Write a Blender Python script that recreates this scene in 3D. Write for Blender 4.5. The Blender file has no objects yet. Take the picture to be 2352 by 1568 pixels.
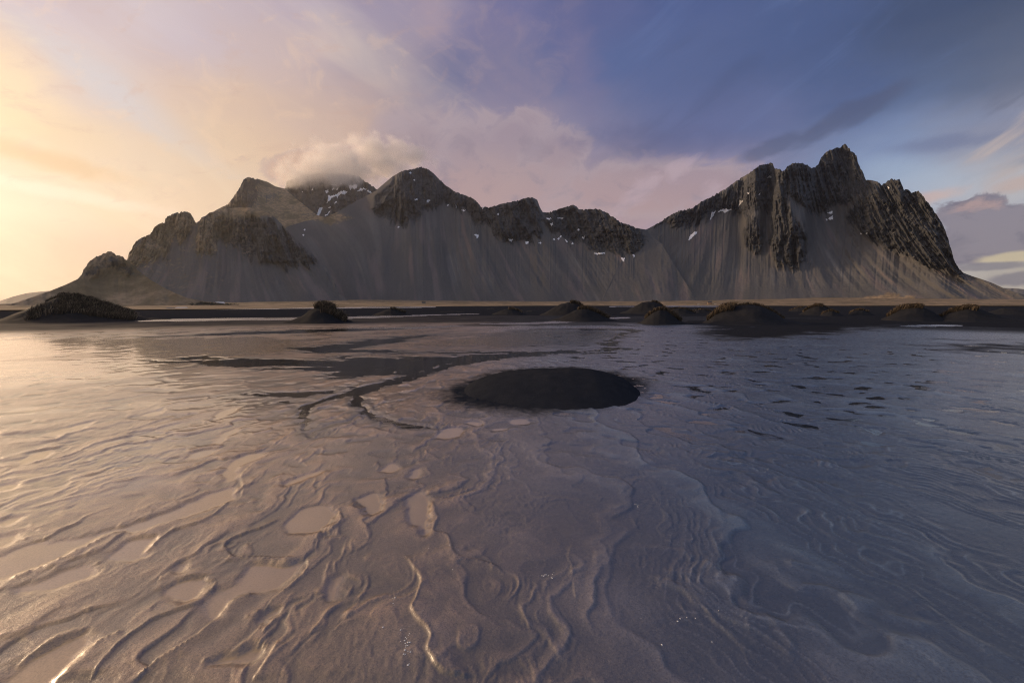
import bpy, bmesh, math, random
import numpy as np
from mathutils import Vector

random.seed(7)
S = bpy.context.scene
COL = S.collection
R = math.radians

# ------------------------------------------------------------------ camera
CAM_H = 2.0
PITCH = 4.76
cam_d = bpy.data.cameras.new('camera')
cam = bpy.data.objects.new('camera', cam_d)
COL.objects.link(cam)
cam.location = (0, 0, CAM_H)
cam.rotation_euler = (R(90 - PITCH), 0, 0)
cam_d.lens = 16.0
cam_d.sensor_width = 36.0
cam_d.clip_start = 0.05
cam_d.clip_end = 60000
S.camera = cam

# photograph plate measured at 2352 x 1568
FPX, CX, CY = 2352 * 16 / 36, 1176.0, 784.0
_cp, _sp = math.cos(R(PITCH)), math.sin(R(PITCH))


def ray(px, py):
    """direction(s) of plate point(s) in world axes, as (x, y, z)"""
    px = np.asarray(px, float); py = np.asarray(py, float)
    a = (px - CX) / FPX; b = (CY - py) / FPX
    return a, _cp + b * _sp, -_sp + b * _cp


def azT(px, py):
    """azimuth (rad) and slope z/r"""
    x, y, z = ray(px, py)
    return np.arctan2(x, y), z / np.hypot(x, y)


def ground(px, py, z=0.0):
    x, y, zz = ray(px, py)
    k = (z - CAM_H) / np.minimum(zz, -1e-4)
    return x * k, y * k


def at(px, py, r):
    """point seen at plate point at horizontal distance r"""
    a, T = azT(px, py)
    return float(r * math.sin(a)), float(r * math.cos(a)), float(CAM_H + r * T)


def lin(c):
    c = np.asarray(c, float) / 255.0
    return np.where(c <= 0.04045, c / 12.92, ((c + 0.055) / 1.055) ** 2.4)


# ------------------------------------------------------------------ node helper
class G:
    """terse node graph builder"""

    def __init__(s, tree):
        s.t = tree; s.n = tree.nodes; s.l = tree.links

    def node(s, typ, **kw):
        n = s.n.new(typ)
        for k, v in kw.items():
            setattr(n, k, v)
        return n

    def put(s, sock, v):
        if isinstance(v, bpy.types.NodeSocket):
            s.l.new(v, sock)
        elif v is not None:
            if sock.type == 'RGBA' and len(v) == 3:
                v = (*v, 1)
            sock.default_value = v

    def m(s, op, a, b=None, c=None, clamp=False):
        n = s.node('ShaderNodeMath', operation=op, use_clamp=clamp)
        for i, v in enumerate((a, b, c)):
            if v is not None:
                s.put(n.inputs[i], v)
        return n.outputs[0]

    def vm(s, op, a, b=None, scale=None):
        n = s.node('ShaderNodeVectorMath', operation=op)
        s.put(n.inputs[0], a)
        if b is not None:
            s.put(n.inputs[1], b)
        if scale is not None:
            s.put(n.inputs['Scale'], scale)
        return n.outputs['Value'] if op in ('LENGTH', 'DOT_PRODUCT') else n.outputs[0]

    def xyz(s, x, y, z=0.0):
        n = s.node('ShaderNodeCombineXYZ')
        for i, v in enumerate((x, y, z)):
            s.put(n.inputs[i], v)
        return n.outputs[0]

    def sep(s, v):
        n = s.node('ShaderNodeSeparateXYZ'); s.put(n.inputs[0], v)
        return n.outputs

    def noise(s, vec, scale, detail=4, rough=0.5, dist=0.0, color=False, dim='3D'):
        n = s.node('ShaderNodeTexNoise', noise_dimensions=dim)
        s.put(n.inputs['Vector'], vec)
        for k, v in (('Scale', scale), ('Detail', detail), ('Roughness', rough), ('Distortion', dist)):
            s.put(n.inputs[k], v)
        return n.outputs['Color'] if color else n.outputs[0]

    def ramp(s, fac, stops, interp='LINEAR'):
        n = s.node('ShaderNodeValToRGB')
        cr = n.color_ramp; cr.interpolation = interp
        s.put(n.inputs[0], fac)
        while len(cr.elements) < len(stops):
            cr.elements.new(0.5)
        for e, (p, c) in zip(cr.elements, stops):
            e.position = p
            e.color = (*c, 1) if hasattr(c, '__len__') else (c, c, c, 1)
        return n.outputs[0]

    def sm(s, x, lo, hi):
        n = s.node('ShaderNodeMapRange', interpolation_type='SMOOTHSTEP')
        s.put(n.inputs[0], x); s.put(n.inputs[1], lo); s.put(n.inputs[2], hi)
        return n.outputs[0]

    def mix(s, f, a, b, mode='MIX'):
        n = s.node('ShaderNodeMix', data_type='RGBA', blend_type=mode)
        s.put(n.inputs[0], f); s.put(n.inputs[6], a); s.put(n.inputs[7], b)
        return n.outputs[2]

    def attr(s, name, color=False):
        n = s.node('ShaderNodeAttribute', attribute_name=name)
        return n.outputs['Color'] if color else n.outputs['Fac']


# ------------------------------------------------------------------ sky
SUN_AZ, SUN_EL = -71.0, 10.0
world = bpy.data.worlds.new('World')
S.world = world
world.use_nodes = True
wt = world.node_tree
wt.nodes.clear()
g = G(wt)
gen = g.node('ShaderNodeTexCoord').outputs['Generated']
dx, dy, dz = g.sep(gen)
AZ = g.m('MULTIPLY', g.m('ARCTAN2', dx, dy), 180 / math.pi)      # degrees, + to the east (right)
EL = g.m('MULTIPLY', g.m('ARCSINE', dz), 180 / math.pi)
nish = g.node('ShaderNodeTexSky', sky_type='NISHITA', sun_disc=False)
nish.sun_elevation = R(SUN_EL)
nish.sun_rotation = R(SUN_AZ)
nish.air_density = 1.0; nish.dust_density = 1.5; nish.ozone_density = 3.0

# colour of the veil of high cloud by direction, read off the photograph's sky and carried on
# smoothly all the way round behind the camera
SKY_PTS = [
    (0, 20, 190, 178, 202), (200, 20, 216, 202, 208), (450, 20, 203, 188, 200), (700, 20, 178, 166, 190),
    (900, 20, 152, 142, 168), (1100, 20, 112, 112, 156), (1300, 20, 88, 97, 146), (1600, 20, 70, 88, 140),
    (1900, 20, 68, 88, 136), (2200, 20, 62, 77, 112), (2350, 20, 60, 72, 98),
    (0, 110, 240, 214, 190), (250, 110, 214, 200, 200), (600, 110, 208, 186, 184), (850, 110, 172, 158, 172),
    (0, 210, 250, 222, 184), (200, 210, 222, 208, 202), (400, 210, 226, 202, 188), (700, 210, 208, 182, 174),
    (900, 210, 160, 147, 162), (1100, 210, 112, 114, 150), (1250, 210, 84, 100, 150), (1450, 210, 80, 100, 150),
    (1700, 210, 80, 98, 145), (2000, 210, 74, 93, 138), (2200, 210, 80, 96, 128), (2340, 210, 104, 108, 126),
    (0, 310, 255, 230, 178), (200, 310, 246, 222, 190), (400, 310, 236, 212, 184), (600, 310, 230, 198, 170),
    (800, 310, 206, 176, 160), (950, 310, 176, 156, 160), (1100, 310, 150, 138, 160), (1300, 310, 128, 126, 158),
    (1500, 310, 98, 108, 152), (1700, 310, 96, 106, 152), (2000, 310, 112, 130, 172), (2150, 310, 128, 146, 184),
    (2320, 310, 140, 142, 164),
    (0, 430, 255, 244, 208), (250, 430, 255, 236, 192), (500, 430, 250, 222, 180), (640, 430, 240, 206, 170),
    (1050, 430, 200, 164, 156), (1200, 430, 194, 166, 162), (1400, 430, 174, 154, 166), (1600, 430, 150, 142, 170),
    (2050, 410, 172, 188, 214), (2200, 400, 190, 200, 212), (2340, 420, 184, 186, 196),
    (0, 550, 255, 226, 184), (250, 550, 255, 226, 184), (450, 470, 252, 222, 182), (1450, 510, 188, 158, 162),
    (1550, 470, 160, 144, 164), (2250, 500, 196, 190, 196), (2340, 480, 202, 202, 202),
    (0, 660, 250, 218, 182), (100, 640, 252, 222, 184), (2300, 640, 176, 164, 152), (2345, 580, 196, 184, 168),
]
pts = []
for px, py, r_, g_, b_ in SKY_PTS:
    a, T = azT(px, py)
    pts.append((math.degrees(float(a)), math.degrees(math.atan(float(T))), *lin((r_, g_, b_))))
# beyond the frame: glow towards the sun, sky brightened as fill behind and overhead
for a, e, c in [(-64, 4, (255, 226, 180)), (-64, 16, (255, 234, 190)), (-64, 36, (250, 214, 166)), (-45, 42, (246, 206, 158)), (-25, 44, (206, 180, 170)),
                (-90, 4, (255, 220, 180)), (-90, 18, (248, 220, 196)), (-90, 38, (240, 208, 172)),
                (-125, 4, (222, 198, 186)), (-125, 25, (190, 188, 200)), (-170, 4, (182, 180, 188)),
                (-170, 25, (164, 176, 196)), (140, 4, (174, 178, 188)), (140, 25, (150, 170, 198)),
                (95, 4, (168, 168, 176)), (95, 20, (132, 152, 184)), (95, 40, (98, 126, 172)),
                (62, 3, (176, 164, 154)), (62, 14, (168, 164, 172)), (62, 30, (84, 100, 142)),
                (-60, 62, (214, 188, 168)), (0, 62, (128, 144, 180)), (60, 62, (100, 132, 190)), (40, 44, (76, 100, 160)), (15, 44, (84, 104, 158)),
                (130, 62, (130, 156, 194)), (-130, 62, (168, 176, 198))]:
    pts.append((a, e, *lin(c)))
pts = np.array(pts)
_w = np.exp(-((pts[:, 0] + 58) / 34.0) ** 2) * np.exp(-(np.maximum(pts[:, 1], 0) / 16.0) ** 2)
pts[:, 2:] *= 1 - _w[:, None] * np.array([0.36, 0.47, 0.40])


def sky_at(a, e):
    d = np.abs((pts[:, 0] - a + 180) % 360 - 180) * math.cos(R(e))
    w = 1.0 / ((d ** 2 + ((pts[:, 1] - e) * 1.35) ** 2) + 2.0) ** 2
    return (w[:, None] * pts[:, 2:]).sum(0) / w.sum()


ROWS = [-2, 4, 9, 14, 19, 25, 32, 42, 62]
az_nodes = [-180, -140, -110, -85, -66, -56, -50, -45, -40, -35, -30, -24, -18, -12, -6, 0, 6, 12, 18, 24, 30,
            36, 41, 46, 51, 57, 68, 90, 120, 150, 180]
azf = g.m('ADD', g.m('DIVIDE', AZ, 360.0), 0.5)
# gentle wandering so that the veil has no ruled gradients
wv = g.noise(g.vm('MULTIPLY', gen, (3.0, 3.0, 7.0)), 1.0, 4, 0.55, 0.0, True)
wsep = g.sep(wv)
azw = g.m('ADD', azf, g.m('MULTIPLY', g.m('SUBTRACT', wsep[0], 0.5), 0.05))
elw = g.m('ADD', EL, g.m('MULTIPLY', g.m('SUBTRACT', wsep[1], 0.5), 7.0))
veil = None
for i, e in enumerate(ROWS):
    c = g.ramp(azw, [((a + 180) / 360, tuple(sky_at(a, e))) for a in az_nodes])
    veil = c if veil is None else g.mix(g.sm(elw, float(ROWS[i - 1]), float(e)), veil, c)
# CLOUDS-BEGIN
P2 = g.xyz(AZ, EL, 0.0)


def field(angle, lx, ly, scale, detail=5, rough=0.55, off=0.0):
    """noise over the sky, stretched along a direction (degrees) by lx : ly"""
    n = g.node('ShaderNodeMapping', vector_type='TEXTURE')
    g.put(n.inputs[0], P2)
    n.inputs['Location'].default_value = (off, off * 0.7, off * 0.3)
    n.inputs['Rotation'].default_value = (0, 0, R(angle))
    n.inputs['Scale'].default_value = (lx, ly, 1)
    return g.noise(n.outputs[0], scale, detail, rough, 0.6)


puff = field(0, 1.4, 1.0, 0.34, 9, 0.62, 3)
fine_n = field(16, 2.2, 1.0, 0.5, 8, 0.64, 40)
streak_l = field(-28, 5.0, 1.0, 0.16, 6, 0.55, 11)
streak_r = field(24, 4.0, 1.0, 0.24, 6, 0.58, 70)
pc = g.m('MULTIPLY', g.m('SUBTRACT', puff, 0.5), 1.25); fc_ = g.m('SUBTRACT', fine_n, 0.5)


def lump(px, py, wx, wy, rot=0.0):
    """1 at the centre, 0 on an ellipse of half axes wx, wy (plate units), negative outside"""
    a, T = azT(px, py)
    a = math.degrees(float(a)); e = math.degrees(math.atan(float(T)))
    k = 57.3 / FPX * (math.cos(R(a)) ** 1.2)
    n = g.node('ShaderNodeMapping', vector_type='TEXTURE')
    g.put(n.inputs[0], P2)
    n.inputs['Location'].default_value = (a, e, 0)
    n.inputs['Rotation'].default_value = (0, 0, R(rot))
    n.inputs['Scale'].default_value = (wx * k, wy * k, 1)
    return g.m('SUBTRACT', 1.0, g.vm('LENGTH', n.outputs[0]))


def union(ls):
    r = ls[0]
    for x in ls[1:]:
        r = g.m('SMOOTH_MAX', r, x, 0.25)
    return r


def over(sky, mask, col, k=1.0):
    return g.mix(g.m('MULTIPLY', mask, k, clamp=True), sky, tuple(lin(col)))


# broad wind streaks through the left of the sky
leftw = g.m('SUBTRACT', 1.0, g.sm(AZ, -20.0, 8.0))
v = g.mix(g.m('MULTIPLY', g.m('MULTIPLY', g.sm(streak_l, 0.50, 0.72), leftw), 0.24), veil, tuple(lin((255, 236, 206))))
v = g.mix(g.m('MULTIPLY', g.m('MULTIPLY', g.sm(streak_l, 0.48, 0.30), leftw), 0.28), v, tuple(lin((206, 178, 172))))
veil = v
veil = over(veil, g.sm(g.m('ADD', lump(270, 215, 330, 60, -30), fc_), 0.0, 0.9), (204, 206, 216), 0.55)
veil = over(veil, g.sm(g.m('ADD', lump(-20, 190, 150, 170, -30), fc_), 0.0, 0.9), (255, 226, 176), 0.6)
veil = over(veil, g.sm(g.m('ADD', lump(110, 368, 230, 36, -9), g.m('MULTIPLY', fc_, 0.9)), 0.0, 0.8), (224, 184, 134), 0.8)
veil = over(veil, g.sm(g.m('ADD', lump(130, 440, 330, 26, -6), g.m('MULTIPLY', fc_, 0.9)), 0.0, 0.8), (254, 230, 206), 0.6)
veil = over(veil, g.sm(g.m('ADD', lump(520, 350, 260, 60, -24), fc_), 0.1, 1.0), (226, 196, 168), 0.6)
veil = over(veil, g.sm(g.m('ADD', lump(990, 40, 70, 60, -60), pc), 0.0, 0.9), (172, 152, 166), 0.6)
veil = over(veil, g.sm(g.m('ADD', lump(1330, 150, 70, 170, 20), g.m('MULTIPLY', pc, 1.2)), 0.0, 1.0), (122, 116, 152), 0.6)
veil = g.mix(g.m('MULTIPLY', g.m('MULTIPLY', g.sm(puff, 0.52, 0.68), g.m('SUBTRACT', 1.0, g.sm(AZ, -24.0, 14.0))), 0.22), veil, tuple(lin((250, 214, 176))))
veil = g.mix(g.m('MULTIPLY', g.m('MULTIPLY', g.sm(fine_n, 0.46, 0.32), g.m('SUBTRACT', 1.0, g.sm(AZ, -24.0, 14.0))), 0.22), veil, tuple(lin((206, 166, 146))))
veil = over(veil, g.sm(g.m('ADD', lump(1170, 150, 190, 130, -40), g.m('MULTIPLY', pc, 1.6)), 0.0, 1.1), (140, 128, 154), 0.55)
# blue dusk streaks to the upper right
rightw = g.sm(AZ, 2.0, 20.0)
veil = g.mix(g.m('MULTIPLY', g.m('MULTIPLY', g.sm(streak_r, 0.50, 0.70), rightw), 0.30), veil, tuple(lin((64, 76, 112))))
veil = g.mix(g.m('MULTIPLY', g.m('MULTIPLY', g.sm(streak_r, 0.46, 0.30), rightw), 0.18), veil, tuple(lin((112, 134, 186))))
# bank of soft cumulus lying along the ridge
bank = g.m('ADD', union([lump(905, 350, 75, 80), lump(970, 330, 90, 75), lump(1080, 345, 120, 85), lump(1180, 320, 110, 70), lump(1280, 350, 100, 70),
                         lump(1120, 420, 330, 110), lump(1420, 440, 220, 80), lump(1560, 430, 170, 70), lump(1650, 430, 120, 60), lump(790, 385, 130, 50), lump(700, 395, 110, 42), lump(850, 385, 90, 45)]),
           g.m('MULTIPLY', pc, 1.3))
bk = g.sm(bank, 0.02, 0.42)
rim = g.m('MULTIPLY', bk, g.m('SUBTRACT', 1.0, g.sm(bank, 0.22, 0.75)))
veil = over(veil, bk, (166, 146, 154), 0.66)
low = g.m('MULTIPLY', bk, g.sm(EL, 19.0, 10.0))
veil = over(veil, low, (196, 160, 154), 0.5)
veil = over(veil, rim, (186, 168, 174), 0.5)
veil = over(veil, g.m('MULTIPLY', bk, g.sm(puff, 0.50, 0.33)), (138, 124, 140), 0.5)
veil = over(veil, g.m('MULTIPLY', bk, g.sm(AZ, -14.0, -23.0)), (214, 176, 150), 0.85)
wis = g.sm(g.m('ADD', union([lump(1560, 385, 60, 45, 20), lump(1470, 440, 110, 40, 35), lump(1640, 440, 50, 40, 20)]), g.m('MULTIPLY', fc_, 2.4)), 0.25, 0.9)
veil = over(veil, wis, (196, 172, 180), 0.6)
# dark bar cloud over the horns and its torn tail
bar = g.m('ADD', union([lump(2000, 242, 95, 26, 27), lump(1900, 288, 100, 28, 24), lump(1770, 340, 90, 22, 16)]), g.m('MULTIPLY', pc, 1.1))
veil = over(veil, g.sm(bar, 0.0, 0.6), (78, 86, 118), 0.62)
veil = over(veil, g.sm(g.m('ADD', lump(1500, 330, 260, 50, -8), g.m('MULTIPLY', pc, 1.2)), 0.0, 0.9), (92, 96, 136), 0.5)
veil = over(veil, g.sm(g.m('ADD', lump(2160, 330, 150, 26, -4), g.m('MULTIPLY', fc_, 1.6)), 0.0, 0.8), (104, 114, 150), 0.5)
# blue gap and torn bright wisps at the right edge
veil = over(veil, g.sm(g.m('ADD', lump(2090, 400, 190, 60, -18), g.m('MULTIPLY', fc_, 0.8)), 0.0, 0.9), (172, 192, 216), 0.55)
w1_ = g.m('MULTIPLY', g.sm(streak_r, 0.49, 0.62), g.sm(g.m('ADD', union([lump(2310, 250, 120, 100, 20), lump(2260, 330, 120, 70), lump(2360, 420, 120, 60)]), fc_), 0.0, 0.7))
veil = over(veil, w1_, (202, 184, 176), 0.9)
w2_ = g.m('MULTIPLY', g.sm(streak_r, 0.47, 0.36), g.sm(g.m('ADD', lump(2350, 290, 110, 160), fc_), 0.0, 0.7))
veil = over(veil, w2_, (96, 98, 116), 0.75)
veil = over(veil, g.sm(g.m('ADD', lump(2130, 455, 90, 22, 8), g.m('MULTIPLY', fc_, 1.2)), 0.0, 0.7), (222, 186, 170), 0.65)
veil = over(veil, g.sm(g.m('ADD', lump(2330, 425, 80, 30, 8), g.m('MULTIPLY', fc_, 1.4)), 0.0, 0.7), (206, 176, 162), 0.6)
# grey cumulus low on the right, with a golden gap under it
cu = g.m('ADD', union([lump(2205, 485, 56, 50), lump(2260, 470, 60, 40), lump(2310, 495, 60, 40), lump(2250, 545, 110, 65), lump(2330, 555, 80, 50), lump(2200, 590, 80, 32)]), g.m('MULTIPLY', pc, 2.0))
cm_ = g.sm(cu, 0.02, 0.30)
veil = over(veil, cm_, (138, 128, 140), 0.95)
veil = over(veil, g.m('MULTIPLY', cm_, g.sm(g.m('ADD', lump(2255, 466, 85, 26, 6), g.m('MULTIPLY', fc_, 4.0)), 0.15, 0.9)), (194, 158, 150), 0.7)
veil = over(veil, g.m('MULTIPLY', cm_, g.sm(puff, 0.50, 0.36)), (108, 102, 120), 0.75)
veil = over(veil, g.sm(g.m('ADD', lump(2330, 590, 90, 18, 4), g.m('MULTIPLY', fc_, 0.9)), 0.05, 0.5), (214, 196, 160), 0.9)
veil = over(veil, g.sm(g.m('ADD', lump(2270, 612, 90, 14, 2), g.m('MULTIPLY', fc_, 0.9)), 0.05, 0.5), (128, 122, 132), 0.8)
veil = over(veil, g.sm(g.m('ADD', lump(2330, 640, 70, 22, 3), g.m('MULTIPLY', pc, 0.9)), 0.05, 0.5), (124, 118, 130), 0.8)
# CLOUDS-END
nsky = g.vm('SCALE', nish.outputs[0], scale=0.10)
total = g.mix(0.90, nsky, veil)
bg = g.node('ShaderNodeBackground')
g.put(bg.inputs[0], total)
bg.inputs[1].default_value = 1.0
wo = g.node('ShaderNodeOutputWorld')
g.l.new(bg.outputs[0], wo.inputs[0])
world.cycles.sampling_method = 'MANUAL'
world.cycles.sample_map_resolution = 512

sun_d = bpy.data.lights.new('sun', 'SUN')
sun_d.energy = 5.0
sun_d.angle = R(22)
sun_d.color = (1.0, 0.70, 0.43)
sun = bpy.data.objects.new('sun', sun_d)
COL.objects.link(sun)
sv = Vector((math.sin(R(SUN_AZ)) * math.cos(R(SUN_EL)), math.cos(R(SUN_AZ)) * math.cos(R(SUN_EL)), math.sin(R(SUN_EL))))
sun.rotation_euler = sv.to_track_quat('Z', 'Y').to_euler()

S.view_settings.view_transform = 'Standard'
S.view_settings.look = 'None'
S.view_settings.exposure = 0.0
S.view_settings.gamma = 1.0
S.view_settings.use_curve_mapping = False
S.cycles.use_denoising = True
S.cycles.denoising_prefilter = 'NONE'
S.cycles.filter_width = 1.1
S.cycles.max_bounces = 5
S.cycles.diffuse_bounces = 2
S.cycles.glossy_bounces = 3
S.cycles.volume_bounces = 2
S.cycles.caustics_reflective = False
S.cycles.caustics_refractive = False
S.cycles.transparent_max_bounces = 12

# ------------------------------------------------------------------ numpy noise
_rng = np.random.RandomState(11)
_P = _rng.permutation(4096).astype(np.int64)
_P = np.concatenate([_P, _P, _P])
_A = _rng.rand(4096) * 2 * np.pi
_GX, _GY = np.cos(_A), np.sin(_A)
_V = _rng.rand(4096) * 2 - 1


def pn2(x, y):
    xi = np.floor(x).astype(np.int64); yi = np.floor(y).astype(np.int64)
    xf = x - xi; yf = y - yi
    u = xf * xf * xf * (xf * (xf * 6 - 15) + 10); v = yf * yf * yf * (yf * (yf * 6 - 15) + 10)
    xi &= 4095; yi &= 4095

    def c(i, j):
        h = _P[_P[(xi + i) & 4095] + ((yi + j) & 4095)]
        return _GX[h] * (xf - i) + _GY[h] * (yf - j)
    a = c(0, 0); b = c(1, 0); d = c(0, 1); e = c(1, 1)
    a = a + u * (b - a); d = d + u * (e - d)
    return (a + v * (d - a)) * 1.5


def fbm(x, y, o=4, gain=0.5, lac=2.03):
    s = np.zeros_like(x); a = 1.0; t = 0
    for i in range(o):
        s += a * pn2(x + 17.3 * i, y - 9.1 * i); t += a; a *= gain; x = x * lac; y = y * lac
    return s / t


def ridged(x, y, o=4, gain=0.5, lac=2.1):
    s = np.zeros_like(x); a = 1.0; t = 0
    for i in range(o):
        s += a * (1 - np.abs(pn2(x + 31.7 * i, y + 5.3 * i)) * 1.6); t += a; a *= gain; x = x * lac; y = y * lac
    return s / t


def sstep(lo, hi, x):
    t = np.clip((x - lo) / (hi - lo), 0, 1)
    return t * t * (3 - 2 * t)


def poly_sd(poly, X, Y):
    """signed distance to a polygon, negative inside"""
    p = np.asarray(poly, float); q = np.roll(p, -1, 0)
    d = np.full(X.shape, 1e18); ins = np.zeros(X.shape, bool)
    for (ax, ay), (bx, by) in zip(p, q):
        ex, ey = bx - ax, by - ay
        t = np.clip(((X - ax) * ex + (Y - ay) * ey) / (ex * ex + ey * ey + 1e-12), 0, 1)
        d = np.minimum(d, (X - ax - t * ex) ** 2 + (Y - ay - t * ey) ** 2)
        cr = ((ay > Y) != (by > Y)) & (X < ex * (Y - ay) / (by - ay + 1e-12) + ax)
        ins ^= cr
    d = np.sqrt(d)
    return np.where(ins, -d, d)


def line_d(line, X, Y):
    """(distance, signed side, arc fraction) to a polyline"""
    p = np.asarray(line, float)
    seg = np.hypot(*(p[1:] - p[:-1]).T); L = np.concatenate([[0], np.cumsum(seg)])
    best = np.full(X.shape, 1e18); side = np.zeros(X.shape); fr = np.zeros(X.shape)
    for i in range(len(p) - 1):
        (ax, ay), (bx, by) = p[i], p[i + 1]
        ex, ey = bx - ax, by - ay
        t = np.clip(((X - ax) * ex + (Y - ay) * ey) / (ex * ex + ey * ey + 1e-12), 0, 1)
        d = (X - ax - t * ex) ** 2 + (Y - ay - t * ey) ** 2
        m = d < best
        best = np.where(m, d, best)
        side = np.where(m, np.sign(ex * (Y - ay) - ey * (X - ax)), side)
        fr = np.where(m, (L[i] + t * seg[i]) / L[-1], fr)
    return np.sqrt(best), side, fr


def smooth_line(pts_, n=6):
    """Catmull-Rom through points"""
    p = np.asarray(pts_, float)
    if len(p) < 3:
        return p
    e = np.vstack([2 * p[0] - p[1], p, 2 * p[-1] - p[-2]])
    out = []
    for i in range(1, len(e) - 2):
        for t in np.linspace(0, 1, n, endpoint=False):
            a, b, c, d = e[i - 1], e[i], e[i + 1], e[i + 2]
            out.append(0.5 * (2 * b + (c - a) * t + (2 * a - 5 * b + 4 * c - d) * t * t + (3 * b - a - 3 * c + d) * t ** 3))
    out.append(p[-1])
    return np.array(out)


# ------------------------------------------------------------------ object helpers
def mesh_obj(name, verts, faces, mat=None, parent=None, attrs=None, smooth=True):
    me = bpy.data.meshes.new(name)
    verts = np.asarray(verts, np.float32); faces = np.asarray(faces, np.int32)
    k = faces.shape[1]
    me.vertices.add(len(verts)); me.vertices.foreach_set('co', verts.ravel())
    me.loops.add(faces.size); me.loops.foreach_set('vertex_index', faces.ravel())
    me.polygons.add(len(faces)); me.polygons.foreach_set('loop_start', np.arange(0, faces.size, k, dtype=np.int32))
    me.polygons.foreach_set('use_smooth', np.full(len(faces), smooth, bool))
    me.update(calc_edges=True)
    for nm, v in (attrs or {}).items():
        a = me.attributes.new(nm, 'FLOAT', 'POINT'); a.data.foreach_set('value', np.asarray(v, np.float32).ravel())
    if mat:
        me.materials.append(mat)
    o = bpy.data.objects.new(name, me)
    COL.objects.link(o)
    if parent:
        o.parent = parent
    return o


def grid_faces(nr, nc):
    i = np.arange(nr - 1)[:, None] * nc + np.arange(nc - 1)[None, :]
    i = i.ravel()
    return np.stack([i, i + 1, i + nc + 1, i + nc], 1)


def tag(o, label=None, cat=None, group=None, kind=None):
    for k, v in (('label', label), ('category', cat), ('group', group), ('kind', kind)):
        if v:
            o[k] = v
    return o


def empty(name, loc):
    o = bpy.data.objects.new(name, None)
    COL.objects.link(o); o.location = loc
    return o


def new_mat(name):
    m = bpy.data.materials.new(name); m.use_nodes = True
    m.node_tree.nodes.clear()
    gg = G(m.node_tree)
    out = gg.node('ShaderNodeOutputMaterial')
    p = gg.node('ShaderNodeBsdfPrincipled')
    gg.l.new(p.outputs[0], out.inputs[0])
    return m, gg, p, out


def bump(gg, p, h, strength, dist):
    b = gg.node('ShaderNodeBump')
    gg.put(b.inputs['Height'], h); b.inputs['Strength'].default_value = strength; b.inputs['Distance'].default_value = dist
    gg.l.new(b.outputs[0], p.inputs['Normal'])


def plain(name, col, rough=0.8):
    m, gg, p, _ = new_mat(name)
    pos = gg.node('ShaderNodeNewGeometry').outputs['Position']
    n = gg.noise(pos, 1.5, 3)
    gg.put(p.inputs['Base Color'], gg.mix(n, tuple(c * 0.8 for c in col), tuple(min(1, c * 1.15) for c in col)))
    p.inputs['Roughness'].default_value = rough
    return m


# ------------------------------------------------------------------ mountains
def rock_material():
    m, gg, p, _ = new_mat('mountain rock and scree')
    geo = gg.node('ShaderNodeNewGeometry')
    pos = geo.outputs['Position']
    cliff, streak, grass, pink = (gg.attr(k) for k in ('cliff', 'streak', 'grass', 'pink'))
    n1 = gg.noise(pos, 0.02, 6, 0.6)
    n2 = gg.noise(pos, 0.12, 5, 0.65)
    n3 = gg.noise(pos, 0.5, 3, 0.6)
    scree = gg.mix(streak, (0.098, 0.097, 0.100), (0.172, 0.167, 0.165))
    n0 = gg.noise(pos, 0.007, 5, 0.6)
    scree = gg.mix(gg.m('MULTIPLY', gg.sm(n0, 0.46, 0.66), 0.55), scree, (0.088, 0.090, 0.090))
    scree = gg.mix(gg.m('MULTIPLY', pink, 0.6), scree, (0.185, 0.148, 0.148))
    scree = gg.mix(gg.m('MULTIPLY', gg.sm(n3, 0.52, 0.72), 0.6), scree, (0.075, 0.072, 0.074))
    rock = gg.mix(gg.sm(n2, 0.32, 0.68), (0.034, 0.036, 0.040), (0.080, 0.083, 0.090))
    rock = gg.mix(gg.m('MULTIPLY', gg.sm(n1, 0.5, 0.68), 0.35), rock, (0.068, 0.067, 0.058))
    base = gg.mix(gg.sm(gg.m('ADD', cliff, gg.m('MULTIPLY', gg.m('SUBTRACT', n2, 0.5), 1.25)), 0.22, 0.72), scree, rock)
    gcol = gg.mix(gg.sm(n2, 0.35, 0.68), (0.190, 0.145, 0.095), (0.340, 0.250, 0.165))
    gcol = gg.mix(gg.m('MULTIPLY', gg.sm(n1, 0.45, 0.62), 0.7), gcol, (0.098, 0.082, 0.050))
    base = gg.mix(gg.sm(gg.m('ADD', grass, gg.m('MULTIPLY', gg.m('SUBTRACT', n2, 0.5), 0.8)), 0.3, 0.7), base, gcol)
    gg.put(p.inputs['Base Color'], base)
    p.inputs['Roughness'].default_value = 0.95
    p.inputs['Specular IOR Level'].default_value = 0.1
    h = gg.m('ADD', gg.m('MULTIPLY', n2, 6.0), gg.m('MULTIPLY', n3, 1.2))
    bump(gg, p, h, 0.4, 1.0)
    return m


ROCK = rock_material()


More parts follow.
